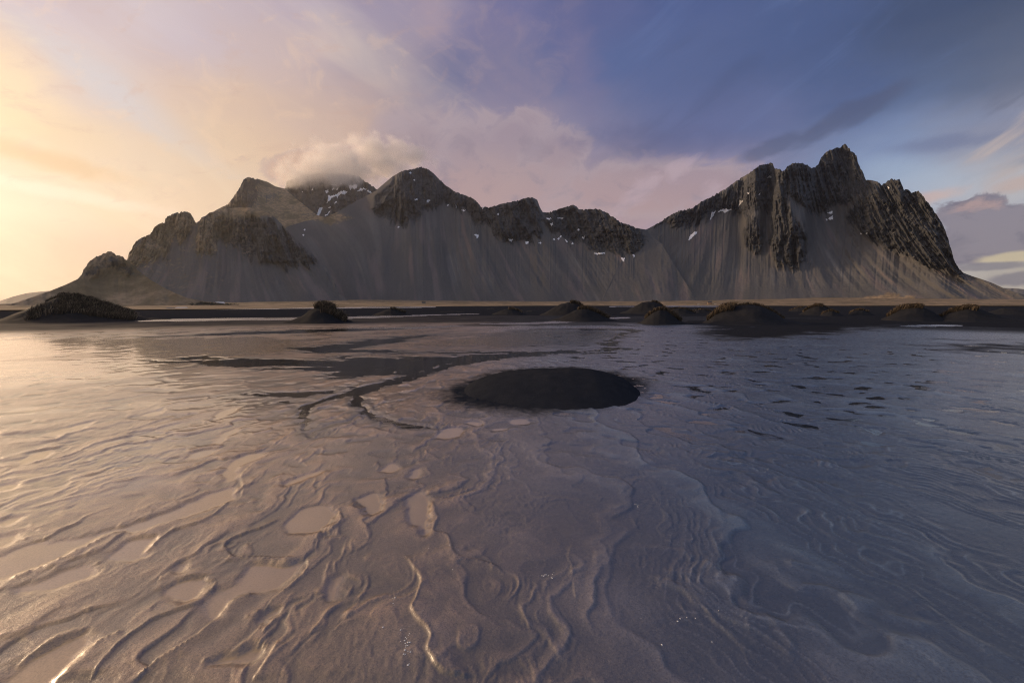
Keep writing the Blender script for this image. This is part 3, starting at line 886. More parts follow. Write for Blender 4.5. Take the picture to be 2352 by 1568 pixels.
# tiny current marks
cm_ = ridged((fu + w3 * 0.2) / 0.075, rho / 0.11 + w4 * 0.6, 2)
h += (cm_ - 0.5) * 0.0035 * sstep(-0.1, 0.3, fbm(X * 0.9 + 33, Y * 0.8, 3)) * sstep(10, 4, D) * 1.3
cr = 1 - np.abs(np.sin((fu * 1.2 + w2 * 2.4 + w4 * 0.8 + rho * 0.35) * 5.2 + w1 * 5))
h += sstep(0.45, 1.0, cr) * 0.0035 * patch * nearf * (0.9 - 0.5 * right)
# right: wind and ebb ripples in long curving sheaves, with low scarps
rp = sstep(-0.06, 0.16, fbm((fu + w2 * 0.7 + w4 * 0.1) / 1.05 + 40, rho / 6.5, 3) + 0.03)
ph = (fu * 1.0 + w2 * 1.1 + w4 * 0.10 + 0.05 * rho) / 0.115 + w1 * 1.2 + w5 * 0.12
rip = np.abs(np.mod(ph, 1.0) - 0.62); rip = np.where(np.mod(ph, 1.0) < 0.62, 1 - rip / 0.62, 1 - rip / 0.38)
h += (rip ** 1.5 - 0.35) * 0.0125 * rp * sstep(0.10, 0.34, thz + 0.06 * w1) * (0.65 + 0.35 * sstep(0.25, 0.6, thz)) * sstep(34, 9, D) * (0.45 + 0.9 * sstep(-0.2, 0.3, w4))
scar = np.mod((fu + w2 * 1.4 + 0.06 * rho) / 1.25 + 0.3, 1.0)
h += (scar ** 3) * sstep(1.0, 0.95, scar) * 0.014 * right * sstep(40, 10, D)
# lens shaped hollows across the middle distance
hol = fbm(X * 0.62 + w1 * 0.8, Y * 0.80 + w2 * 0.6, 3)
h -= sstep(0.16, 0.42, hol) * 0.016 * sstep(5, 9, D) * sstep(60, 25, D) * (0.35 + 0.65 * right)
hol2 = fbm(X * 1.5 + 11 + w3 * 0.3, Y * 1.7 + 31, 2)
h -= sstep(0.16, 0.36, hol2) * 0.026 * (0.5 + 0.5 * right) * sstep(4, 9, D) * sstep(45, 20, D)
h = np.where(h < 0.003, 0.003 + 0.25 * (h - 0.003), h)
silt_sheen = sstep(0.0, 0.028, h) * 0.40 + 0.28 + 0.22 * w1 + 0.12 * w3
silt_sheen = silt_sheen * (1 - 0.45 * right) + right * (0.10 - 0.26 * rp + rp * 0.42 * sstep(0.78, 1.0, rip) * sstep(20, 7, D)) + 0.16 * left
tan_ = np.clip(left + 0.8 * mid + 0.15 * w2, 0, 1)  # warm glow painted into the left and middle sand, blue sheen into the right
silt_sheen = silt_sheen - 0.16 * mid * nearf
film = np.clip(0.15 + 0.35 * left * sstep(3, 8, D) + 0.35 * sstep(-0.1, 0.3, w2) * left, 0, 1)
dry = np.zeros_like(h)
pf = np.zeros_like(h)


def ridge(pts_, hgt, wid, side=1, wob=0.05):
    """a bank with one steep and one gentle side, along a traced line"""
    global h
    ln = smooth_line(gpoly(pts_), 5)
    x0, y0 = ln.min(0) - 1.2; x1, y1 = ln.max(0) + 1.2
    k = np.nonzero((X > x0) & (X < x1) & (Y > y0) & (Y < y1))[0]
    d, s, f = line_d(ln, X[k] + w3[k] * wob + w5[k] * 0.022, Y[k] + w4[k] * wob)
    ww = 0.62 * wid * (0.6 + 0.4 * fbm(f * 5 + hgt * 90, f * 0 + wid * 40, 2)) * sstep(0, 0.12, f) * sstep(1, 0.85, f) + 1e-3
    ww = ww * (1 + 0.7 * w3[k]); steep = np.exp(-(d / (ww * 0.40)) ** 2); gent = np.exp(-d / (ww * 3.2)) * (0.75 + 0.6 * w5[k] + 0.5 * w4[k])
    h[k] += 0.46 * hgt * np.where(s * side > 0, steep, gent) * sstep(0, 0.08, f) * sstep(1, 0.9, f)


def pool(pts_, depth=0.012, soft=0.07, wob=0.10):
    global h
    pl = smooth_line(gpoly(pts_ + pts_[:1]), 4)[:-1]
    m_ = 0.8
    x0, y0 = pl.min(0) - m_; x1, y1 = pl.max(0) + m_
    k = np.nonzero((X > x0) & (X < x1) & (Y > y0) & (Y < y1))[0]
    if not len(k):
        return
    s = poly_sd(pl, X[k] + w3[k] * wob + w1[k] * wob, Y[k] + w4[k] * wob) + (w5[k] * 0.05 + w3[k] * 0.03)
    f = sstep(soft, -soft, s)
    silt_sheen[k] = silt_sheen[k] * (1 - f) + f * (1.05 * left[k] + 0.40 * mid[k] + 0.30 * right[k])  # pool floors paled to paint in the bright reflection
    pf[k] = np.maximum(pf[k], f)
    h[k] = h[k] * (1 - f) + 0.003 * f


RIDGES = [
    (A_((600, 1537), (700, 1470), (800, 1400), (900, 1330), (970, 1280), (1030, 1215), (1060, 1175), (1130, 1150), (1210, 1122)), 0.042, 0.085, 1),
    (A_((1300, 780), (1230, 812), (1130, 850), (1060, 885), (1030, 920), (1042, 958), (1065, 976), (1110, 970), (1200, 975), (1300, 975), (1400, 965)), 0.036, 0.075, 1),
    (A_((260, 1550), (330, 1462), (400, 1392), (470, 1345), (560, 1300)), 0.034, 0.10, 1),
    (A_((400, 1545), (470, 1432), (560, 1352), (620, 1302), (700, 1252), (770, 1220), (850, 1190), (935, 1158), (982, 1110), (998, 1068)), 0.032, 0.075, -1),
    (A_((-80, 1110), (0, 1080), (120, 1040), (220, 1000), (330, 950), (430, 900), (510, 860), (570, 842)), 0.040, 0.09, 1),
    (A_((610, 975), (680, 930), (730, 882), (785, 850), (840, 830), (930, 805), (990, 765), (1050, 715), (1095, 688)), 0.034, 0.09, -1),
    (A_((1110, 690), (1135, 640), (1110, 592), (1160, 542), (1230, 502), (1300, 480), (1400, 458)), 0.03, 0.11, 1),
    (A_((1650, 672), (1622, 730), (1690, 762), (1660, 800), (1705, 835)), 0.026, 0.07, 1),
    (A_((1555, 738), (1562, 800), (1505, 850), (1450, 870), (1480, 884), (1600, 868)), 0.030, 0.07, 1),
    (A_((1400, 965), (1422, 1010), (1382, 1070), (1330, 1110), (1240, 1180), (1200, 1222), (1080, 1262)), 0.030, 0.07, -1),
    (A_((1960, 690), (2000, 735), (2012, 790), (1990, 842), (2050, 862), (2082, 930), (2112, 970), (2200, 990), (2270, 1012), (2330, 1060)), 0.034, 0.09, 1),
    (A_((1840, 950), (1900, 1000), (1942, 1060), (1930, 1130), (1902, 1190), (1950, 1252), (2002, 1330), (1990, 1400), (2030, 1480), (2100, 1512), (2220, 1530)), 0.038, 0.075, -1),
    (A_((1770, 600), (1775, 640), (1765, 690)), 0.03, 0.06, 1),
    (A_((80, 1480), (200, 1365), (330, 1310), (385, 1305)), 0.026, 0.10, 1),
    (A_((740, 1120), (790, 1085), (880, 1048), (950, 1062), (985, 1080)), 0.024, 0.06, -1),
    (A_((930, 1440), (1010, 1430), (1080, 1385), (1150, 1330), (1210, 1265)), 0.022, 0.06, 1),
    (A_((1180, 1540), (1230, 1440), (1280, 1345)), 0.026, 0.07, 1),
    (A_((180, 890), (260, 850), (330, 812), (390, 795)), 0.026, 0.12, -1),
    (A_((620, 870), (760, 815), (900, 760), (1040, 700)), 0.020, 0.10, 1),
    (A_((1290, 640), (1360, 618), (1440, 588), (1500, 560)), 0.022, 0.08, 1),
    (A_((0, 730), (180, 690), (380, 640), (560, 590), (700, 560)), 0.018, 0.15, 1),
    (A_((0, 560), (200, 520), (420, 470), (620, 425)), 0.018, 0.2, 1),
    (A_((1470, 330), (1560, 320), (1640, 368), (1720, 372), (1810, 400)), 0.026, 0.2, 1),
    (A_((1660, 240), (1665, 290), (1740, 325), (1850, 350), (1990, 365)), 0.022, 0.25, -1),
    (B_((480, 690), (600, 600), (690, 770), (672, 830), (760, 900), (850, 930), (960, 962)), 0.024, 0.08, -1),
    (B_((560, 430), (680, 460), (780, 530), (900, 575), (1030, 590), (1200, 690), (1320, 745), (1400, 822), (1500, 890), (1640, 950), (1800, 1030), (2000, 1102), (2150, 1150), (2400, 1250)), 0.036, 0.16, -1),
    (B_((1060, 1020), (1180, 1040), (1300, 1110), (1480, 1150), (1600, 1250), (1750, 1340), (1900, 1420), (2000, 1500), (2060, 1540)), 0.040, 0.13, -1),
    (B_((640, 1110), (700, 1095), (830, 1150), (950, 1290), (1050, 1400), (1120, 1500)), 0.026, 0.09, -1),
    (B_((290, 560), (330, 600), (270, 640), (340, 665), (420, 690)), 0.022, 0.08, 1),
    (B_((110, 700), (180, 680), (240, 710), (300, 800), (420, 850)), 0.020, 0.10, 1),
    (B_((290, 900), (250, 960), (280, 1080), (290, 1180)), 0.030, 0.09, -1),
    (B_((1050, 445), (1180, 490), (1300, 510), (1420, 530), (1560, 560), (1700, 560), (1800, 500)), 0.026, 0.15, -1),
    (B_((1750, 740), (1840, 800), (1980, 850), (2100, 900), (2300, 960)), 0.028, 0.13, -1),
    (B_((1500, 950), (1580, 950), (1650, 1000), (1680, 1060)), 0.024, 0.10, -1),
    (B_((1700, 1100), (1800, 1090), (1850, 1140), (1790, 1200)), 0.024, 0.09, 1),
]
for i, (pts_, hg, wd, sd) in enumerate(RIDGES):
    ridge(pts_, hg * (0.36 if i > 23 else 1.0), wd, sd)
# sheaves of ripples beside the long scarps on the right
for pts_, n, gap in ((RIDGES[25][0], 5, 0.16), (RIDGES[26][0], 5, 0.12), (RIDGES[27][0], 4, 0.10), (RIDGES[31][0], 3, 0.16)):
    ln = smooth_line(gpoly(pts_), 5)
    tg = np.gradient(ln, axis=0); nn = np.stack([-tg[:, 1], tg[:, 0]], 1); nn /= np.hypot(*nn.T)[:, None]
    if nn[:, 1].mean() < 0:
        nn = -nn
    x0, y0 = ln.min(0) - 1.2; x1, y1 = ln.max(0) + 1.2
    k = np.nonzero((X > x0) & (X < x1) & (Y > y0) & (Y < y1))[0]
    for i in range(1, n + 1):
        off = ln + nn * (gap * i * (0.8 + 0.5 * np.sin(np.linspace(0, 5, len(ln)) + i * 1.7))[:, None])
        d, s, f = line_d(off, X[k] + w3[k] * 0.09 + w1[k] * 0.15, Y[k] + w4[k] * 0.09)
        h[k] += 0.006 * np.exp(-(d / 0.035) ** 1.5) * sstep(0.02 * i, 0.25, f) * sstep(1, 0.8, f)

# the dark stream winding through the middle
STREAM = [([(330, 826), (460, 819), (560, 824), (700, 825), (860, 820), (1000, 822), (1120, 813), (1300, 806), (1420, 801), (1400, 807),
            (1280, 813), (1180, 821), (1090, 834), (1000, 846), (900, 858), (800, 862), (700, 850), (560, 842), (430, 838)], 2.0, 0.15),
          ([(560, 905), (690, 890), (760, 888), (860, 880), (800, 895), (700, 915), (600, 948)], 1.2, 0.25),
          ([(665, 800), (760, 795), (850, 780), (940, 772), (1010, 767), (905, 786), (800, 802), (900, 806), (1200, 807), (1200, 810), (900, 810), (720, 806)], 0.8, 0),
          ([(1180, 756.5), (1330, 752.5), (1425, 754), (1480, 758), (1474, 762), (1432, 770), (1418, 785), (1432, 797), (1398, 802), (1404, 784), (1418, 768), (1452, 760), (1400, 757)], 0.8, 0),
          ([(330, 774), (560, 762), (760, 756), (1000, 750), (1080, 748), (900, 757), (700, 764), (560, 768)], 0.8, 0)]
for i, (pl, am, sh) in enumerate(STREAM):
    P_ = gpoly(pl)
    x0, y0 = P_.min(0) - 3; x1, y1 = P_.max(0) + 3
    k = np.nonzero((X > x0) & (X < x1) & (Y > y0) & (Y < y1))[0]
    isl = fbm(X[k] * 0.30 + 5 + w2[k] * 0.8, Y[k] * 1.5 + w1[k] * 1.5, 5, 0.55)
    s = poly_sd(P_, X[k] + w2[k] * 0.9, Y[k] + w1[k] * 1.2) + isl * am + sh
    f = sstep(0.22, -0.22, s)
    h[k] = h[k] * (1 - f) + (-0.014) * f
    silt_sheen[k] *= 1 - sstep(1.0, -0.2, s)
# its main thread, an S bend that splits and thins towards the viewer
for pl, w0_, w1e in (([(1300, 806), (1180, 815), (1080, 830), (1010, 846), (950, 862), (890, 880), (845, 902), (828, 925), (835, 945), (812, 962), (760, 975), (722, 990), (700, 1004)], 0.75, 0.16),
                     ([(880, 884), (800, 905), (730, 925), (700, 938), (692, 955), (708, 975), (704, 990)], 0.35, 0.12),
                     ([(835, 945), (870, 962), (930, 976), (980, 985), (1000, 984)], 0.16, 0.2)):
    ln = smooth_line(gpoly(pl), 6)
    x0, y0 = ln.min(0) - 1.5; x1, y1 = ln.max(0) + 1.5
    k = np.nonzero((X > x0) & (X < x1) & (Y > y0) & (Y < y1))[0]
    d, sd_, fr_ = line_d(ln, X[k] + w3[k] * 0.16 + w2[k] * 0.3, Y[k] + w4[k] * 0.16)
    wdt = (w0_ + (w1e - w0_) * fr_) * (0.58 + 0.8 * w4[k] + 0.4 * w5[k]) * sstep(1.0, 0.7, fr_)
    f = sstep(wdt + 0.10, wdt - 0.10, d)
    h[k] = h[k] * (1 - f) + (-0.012) * f
    silt_sheen[k] *= 1 - sstep(wdt + 0.35, wdt - 0.05, d)
POOLS = [
    A_((-60, 1100), (60, 1062), (200, 1010), (300, 965), (420, 890), (520, 850), (585, 838), (520, 836), (400, 868), (250, 884), (130, 900), (0, 955), (-60, 980)),
    A_((75, 1130), (100, 1095), (200, 1060), (330, 1010), (420, 1000), (470, 1020), (420, 1060), (350, 1080), (250, 1120), (130, 1135)),
    A_((-20, 1560), (60, 1470), (200, 1392), (330, 1328), (378, 1336), (355, 1420), (300, 1490), (250, 1560)),
    A_((750, 1150), (762, 1110), (830, 1070), (900, 1057), (945, 1080), (940, 1120), (890, 1155), (810, 1170)),
    A_((790, 1030), (800, 1005), (850, 985), (890, 990), (870, 1025), (830, 1040)),
    A_((1130, 1010), (1200, 992), (1320, 992), (1390, 987), (1380, 1040), (1330, 1090), (1270, 1120), (1150, 1130), (1060, 1170), (990, 1250), (930, 1230), (920, 1190), (1000, 1120), (1100, 1060)),
    A_((1290, 820), (1350, 760), (1450, 725), (1530, 725), (1560, 760), (1530, 810), (1480, 850), (1400, 865), (1320, 850)),
    A_((1180, 1270), (1230, 1225), (1290, 1210), (1300, 1230), (1260, 1260), (1200, 1285)),
    A_((1080, 1400), (1150, 1370), (1220, 1375), (1190, 1420), (1120, 1450), (1000, 1460), (930, 1450)),
    A_((1880, 790), (1870, 740), (1890, 670), (1940, 660), (1990, 710), (2008, 770), (1980, 840), (1950, 860), (1920, 830)),
    A_((1730, 570), (1760, 540), (1810, 530), (1840, 550), (1800, 575)),
    A_((1870, 592), (1900, 560), (1935, 555), (1925, 595), (1890, 605)),
    A_((2130, 345), (2160, 335), (2210, 340), (2225, 355), (2180, 362)),
    A_((1985, 410), (2040, 370), (2120, 365), (2140, 385), (2100, 415), (2040, 420)),
    A_((1280, 632), (1330, 600), (1420, 570), (1480, 560), (1440, 590), (1350, 620), (1300, 640)),
    A_((840, 510), (900, 475), (1000, 465), (980, 490), (900, 515)),
    A_((-40, 665), (0, 630), (60, 620), (90, 625), (60, 650)),
    A_((-60, 915), (0, 870), (60, 850), (120, 840), (90, 880), (40, 915)),
    A_((-40, 835), (0, 800), (60, 775), (105, 775), (70, 810)),
    A_((180, 402), (260, 375), (400, 340), (440, 335), (390, 365), (290, 397)),
    A_((640, 312), (700, 292), (760, 285), (750, 302), (690, 316)),
    A_((965, 440), (1000, 400), (1060, 370), (1130, 350), (1050, 410), (1000, 445)),
    A_((980, 310), (1040, 280), (1100, 270), (1060, 310), (1000, 330)),
    A_((1010, 580), (1050, 530), (1120, 490), (1230, 480), (1180, 520), (1100, 550), (1080, 600), (1030, 615)),
    A_((620, 862), (700, 830), (850, 780), (980, 740), (1080, 690), (1090, 650), (1040, 640), (900, 690), (740, 760), (560, 832)),
    A_((480, 962), (540, 920), (600, 882), (700, 870), (690, 920), (640, 970), (560, 980)),
    A_((1640, 690), (1720, 660), (1755, 690), (1740, 750), (1680, 760)),
    A_((2240, 372), (2300, 365), (2340, 375), (2280, 386)),
    A_((60, 520), (180, 478), (260, 468), (200, 500), (100, 540)),
    A_((1490, 1130), (1540, 1060), (1590, 1040), (1570, 1090), (1520, 1150)),
    B_((-20, 330), (40, 322), (90, 340), (50, 354), (0, 350)),
    B_((-30, 960), (60, 860), (190, 890), (180, 960), (100, 1080), (-20, 1060)),
]
POOLS.pop()
for i, pl in enumerate(POOLS):
    pool(pl, wob=0.06, soft=0.045)
film = np.maximum(film, pf)
# glazed areas where a skin of water lies on the sand
def zone(poly, soft, k_=0.0):
    P_ = gpoly(poly)
    return sstep(soft, -soft, poly_sd(P_, X + w2 * soft * 0.8, Y + w1 * soft * 1.6))


film = np.maximum(film, 0.9 * zone([(820, 800), (1000, 776), (1200, 758), (1400, 757), (1450, 764), (1385, 792), (1250, 802), (1000, 804)], 2.2))
film = np.maximum(film, 0.95 * zone([(-500, 785), (200, 776), (620, 772), (800, 785), (700, 815), (560, 830), (420, 870), (-500, 930)], 2.2))
for pl, kk in (([(-900, 735), (400, 737), (660, 733), (860, 722), (1200, 724), (1260, 736), (1000, 745), (700, 752), (500, 757), (250, 766), (-900, 776)], 0.34),
               ([(1250, 735), (1420, 741), (1480, 750), (1330, 748), (1100, 750), (1000, 747)], 0.7),
               ([(1480, 740), (1610, 748), (1600, 768), (1650, 780), (1760, 781), (1900, 770), (1990, 757), (2100, 747), (2200, 750), (2420, 760), (2600, 735), (1900, 730), (1600, 735)], 1.0),
               ([(2120, 803), (2190, 788), (2420, 782), (2700, 790), (2700, 818), (2250, 813)], 0.9),
               ([(1990, 820), (2100, 815), (2200, 825), (2060, 830)], 0.4),
               ([(1420, 738), (1600, 738), (1600, 745), (1480, 748)], 0.8)):
    dry = np.maximum(dry, kk * zone(pl, 3.2 if kk > 0.85 else 1.6))
k_ = poly_sd(gpoly([(1035, 908), (1082, 876), (1180, 853), (1300, 848), (1400, 858), (1462, 874), (1435, 904), (1330, 930), (1220, 942), (1100, 934)]), X + w3 * 0.25, Y + w4 * 0.25)
dry = np.maximum(dry, sstep(1.25, -0.5, k_ + w5 * 0.25 + w4 * 0.3))
m_ = 0.35 * zone([(20, 826), (90, 818), (260, 806), (330, 812), (200, 826), (60, 832)], 1.0)
dry = np.maximum(dry, m_)

H = np.full(GXX.shape, 0.02); DRY = np.ones(GXX.shape); FILM = np.zeros(GXX.shape); SILT_SHEEN = np.full(GXX.shape, 0.3); TAN = np.full(GXX.shape, 0.3)
far = sstep(38, 52, D)
dry = np.maximum(dry, far * 0.8)
H[near] = h * sstep(75, 50, D) + 0.02 * sstep(50, 75, D)
DRY[near] = dry; FILM[near] = film; SILT_SHEEN[near] = silt_sheen; TAN[near] = tan_
# lagoon channels between the dunes and the far shore
lag = [[(280, 734.5), (500, 731), (700, 730), (860, 726), (1000, 722), (1140, 720.5), (1000, 724), (860, 730), (700, 734), (500, 736), (330, 738)],
       [(1100, 744), (1250, 740), (1290, 736), (1330, 737), (1300, 741), (1200, 745)],
       [(2070, 748.5), (2110, 747), (2150, 746.3), (2215, 747), (2195, 748.6), (2110, 749.6)],
       [(1360, 731), (1440, 728.5), (1450, 730), (1380, 733)],
       [(-3000, 712.5), (400, 711.5), (1000, 706), (1000, 704), (400, 709), (-3000, 711)],
       [(1880, 702.3), (2150, 701.6), (2600, 701), (3400, 700.6), (3400, 699.5), (1900, 700.6)],
       [(1400, 704.5), (1600, 704.2), (1720, 704), (1720, 702.6), (1400, 703)]]
for pl in lag:
    P_ = gpoly(pl); sz = P_.max(0) - P_.min(0)
    mg = 0.25 * sz[1] + 1
    k = np.nonzero((GXX > P_[:, 0].min() - mg) & (GXX < P_[:, 0].max() + mg) & (GYY > P_[:, 1].min() - mg) & (GYY < P_[:, 1].max() + mg))
    s = poly_sd(P_, GXX[k], GYY[k])
    f = sstep(0.3, -0.5, s)
    H[k] = H[k] * (1 - f) - 0.12 * f
# silt gathers on the crests and is washed out of the hollows
def box(a, n):
    for ax in (0, 1):
        p_ = np.pad(a, [(n, n) if i == ax else (0, 0) for i in (0, 1)], mode='edge')
        c_ = np.cumsum(p_, axis=ax)
        sl1 = [slice(None)] * 2; sl2 = [slice(None)] * 2
        sl1[ax] = slice(2 * n, None); sl2[ax] = slice(0, -2 * n)
        a = (c_[tuple(sl1)] - c_[tuple(sl2)]) / (2 * n)
    return a


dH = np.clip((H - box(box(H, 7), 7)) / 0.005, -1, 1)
SILT_SHEEN = np.where(near & (DD < 45), SILT_SHEEN + 0.10 * dH * (DRY < 0.5), SILT_SHEEN)
# coarse outer land keeps flat just above the water
H[(~near) & (H > 0)] += 0.02
n_r, n_c = GXX.shape
V = np.stack([GXX, GYY, H], -1).reshape(-1, 3)
ii = np.arange(n_r - 1)[:, None] * n_c + np.arange(n_c)[None, :]
jj = np.arange(n_r - 1)[:, None] * n_c + (np.arange(n_c)[None, :] + 1) % n_c
F = np.stack([ii.ravel(), jj.ravel(), jj.ravel() + n_c, ii.ravel() + n_c], 1)
go = mesh_obj('sand', V, F, SAND, attrs={'dry': DRY, 'film': FILM, 'silt_sheen': SILT_SHEEN, 'tan': TAN})
tag(go, 'flat black sand beach with rippled wet rivulets', None, None, 'structure')


def water_material(name, rough, bmp):
    m, gg, p, out = new_mat(name)
    gl = gg.node('ShaderNodeBsdfGlossy'); tr = gg.node('ShaderNodeBsdfTransparent'); mx = gg.node('ShaderNodeMixShader')
    pos = gg.node('ShaderNodeNewGeometry').outputs['Position']
    gl.inputs['Roughness'].default_value = rough
    gl.inputs['Color'].default_value = (1, 1, 1, 1)
    tr.inputs['Color'].default_value = (0.96, 0.93, 0.89, 1)
    fr = gg.node('ShaderNodeFresnel'); fr.inputs['IOR'].default_value = 1.33
    b = gg.node('ShaderNodeBump'); b.inputs['Strength'].default_value = bmp; b.inputs['Distance'].default_value = 0.02
    gg.put(b.inputs['Height'], gg.noise(gg.vm('MULTIPLY', pos, (1.0, 2.0, 1.0)), 3.0, 3))
    gg.l.new(b.outputs[0], gl.inputs['Normal'])
    gg.l.new(fr.outputs[0], mx.inputs[0]); gg.l.new(tr.outputs[0], mx.inputs[1]); gg.l.new(gl.outputs[0], mx.inputs[2])
    gg.l.new(mx.outputs[0], out.inputs[0])
    return m


wo_ = mesh_obj('water', [(-300, -40, 0), (300, -40, 0), (300, 36, 0), (-300, 36, 0)], [(0, 1, 2, 3)], water_material('clear shallow water', 0.05, 0.12), smooth=False)
tag(wo_, 'still shallow water lying in pools and streams on the sand', None, None, 'structure')
wl_ = mesh_obj('lagoon', [(-4000, 36, 0.004), (4000, 36, 0.004), (4000, 4200, 0.004), (-4000, 4200, 0.004)], [(0, 1, 2, 3)], water_material('wind rippled lagoon water', 0.22, 0.3), smooth=False)
tag(wl_, 'wind rippled lagoon water shining between the dunes and the far shore', None, None, 'structure')

# grass flats between the shore and the mountain foot
def meadow(pts_rows, label, seed):
    """rows of (distance, [(px, py)...]) from the shore to the foot"""
    cols = 500
    pxs = np.linspace(-700, 3000, cols)
    rows_ = []
    for dist, line in pts_rows:
        l = np.array(line, float)
        py = np.interp(pxs, l[:, 0], l[:, 1])
        a, T = azT(pxs, py)
        dd = np.interp(pxs, *np.array(dist, float).T) if hasattr(dist, '__len__') else np.full(cols, float(dist))
        rows_.append(np.stack([dd * np.sin(a), dd * np.cos(a), CAM_H + dd * T], 1))
    rows_ = np.array(rows_)
    n = 36
    out_ = []
    for i in range(len(rows_) - 1):
        for t_ in np.linspace(0, 1, n, endpoint=(i == len(rows_) - 2)):
            out_.append(rows_[i] * (1 - t_) + rows_[i + 1] * t_)
    P = np.array(out_)
    tt = np.linspace(0, 1, len(P))[:, None]
    P[:, :, 2] += fbm(P[:, :, 0] / 30 + seed, P[:, :, 1] / 30, 4) * 1.2 * sstep(0, 0.3, tt) - 0.06 * sstep(0.1, 0, tt)
    gr = np.full(P.shape[:2], 0.9)
    o = mesh_obj('grassland', P.reshape(-1, 3), grid_faces(len(P), cols), ROCK,
                 attrs={'cliff': 0 * gr, 'streak': 0.5 * gr, 'grass': gr, 'pink': 0.3 * gr})
    tag(o, label, None, None, 'structure')
    return P


meadow([([(-700, 165), (450, 170), (1000, 300), (1300, 420), (3000, 440)], [(-700, 712), (0, 711.3), (450, 709.5), (1000, 704), (1300, 702), (3000, 701.6)]),
        ([(-700, 330), (450, 380), (1000, 560), (3000, 600)], [(-700, 706), (400, 703), (700, 699), (1000, 697), (1500, 696.5), (2352, 696), (3000, 697)]),
        ([(-700, 480), (300, 480), (560, 840), (1000, 930), (3000, 930)], [(-700, 700), (0, 701), (300, 700), (560, 694), (800, 689), (1000, 691), (1250, 693), (1600, 691), (1900, 686), (2352, 688), (3000, 692)]),
        ([(-700, 560), (300, 560), (560, 900), (1000, 1010), (3000, 1010)], [(-700, 700), (0, 701), (300, 700), (560, 693), (800, 688), (1000, 690), (1250, 692), (1600, 690), (1900, 682), (2352, 687), (3000, 692)])],
       'strip of dry tan grassland below the mountains', 91)

# flecks of dried foam and shell caught on the sand
fv, ff = [], []
rg = np.random.RandomState(9)
for cx_, cy_, sx_, sy_, n_ in ((934, 1480, 10, 60, 26), (880, 1445, 3, 5, 4), (1262, 1322, 22, 8, 16), (905, 1385, 4, 10, 5), (1462, 1163, 5, 4, 9), (1010, 1265, 60, 60, 6), (1560, 1440, 120, 70, 8)):
    for _ in range(n_):
        x, y = ground(cx_ + rg.normal(0, sx_ * 0.5), cy_ + rg.normal(0, sy_ * 0.5))
        q_ = rg.uniform(0.002, 0.0065); m0 = len(fv); a_ = rg.uniform(0, 6.28)
        j_ = np.argmin((X - x) ** 2 + (Y - y) ** 2); z = float(h[j_]) + 0.001
        for t_ in range(5):
            b_ = a_ + t_ * 1.2566
            fv.append((x + math.cos(b_) * q_ * rg.uniform(.6, 1.3), y + math.sin(b_) * q_ * rg.uniform(.6, 1.3), z))
        fv.append((x, y, z + q_ * 0.8))
        ff += [(m0 + t_, m0 + (t_ + 1) % 5, m0 + 5) for t_ in range(5)]
tag(mesh_obj('foam', fv, ff, plain('dried foam', (0.75, 0.72, 0.68))), 'white flecks of dried foam and shell on the near sand', None, None, 'stuff')
# GROUND-END
# DUNES-BEGIN
def dune_material():
    m, gg, p, _ = new_mat('dry black sand')
    pos = gg.node('ShaderNodeNewGeometry').outputs['Position']
    n1 = gg.noise(pos, 0.9, 5, 0.6); n2 = gg.noise(pos, 40.0, 3, 0.7)
    n3 = gg.noise(gg.vm('MULTIPLY', pos, (1, 1, 6)), 2.0, 4)
    c = gg.mix(n1, (0.010, 0.0108, 0.0135), (0.021, 0.0215, 0.0245))
    c = gg.mix(gg.m('MULTIPLY', gg.sm(n2, 0.5, 0.8), 0.5), c, (0.036, 0.033, 0.032))
    gg.put(p.inputs['Base Color'], c)
    p.inputs['Roughness'].default_value = 0.95
    p.inputs['Specular IOR Level'].default_value = 0.08
    bump(gg, p, gg.m('ADD', gg.m('MULTIPLY', n3, 0.05), gg.m('MULTIPLY', n2, 0.006)), 0.6, 1.0)
    return m


def grass_material():
    m, gg, p, _ = new_mat('dry dune grass')
    n = gg.attr('tone')
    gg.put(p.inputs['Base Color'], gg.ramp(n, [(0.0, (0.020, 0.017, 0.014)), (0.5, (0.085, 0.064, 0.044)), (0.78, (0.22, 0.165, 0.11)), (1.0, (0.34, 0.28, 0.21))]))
    p.inputs['Roughness'].default_value = 0.8
    p.inputs['Specular IOR Level'].default_value = 0.2
    return m


DSAND = dune_material(); DGRASS = grass_material()


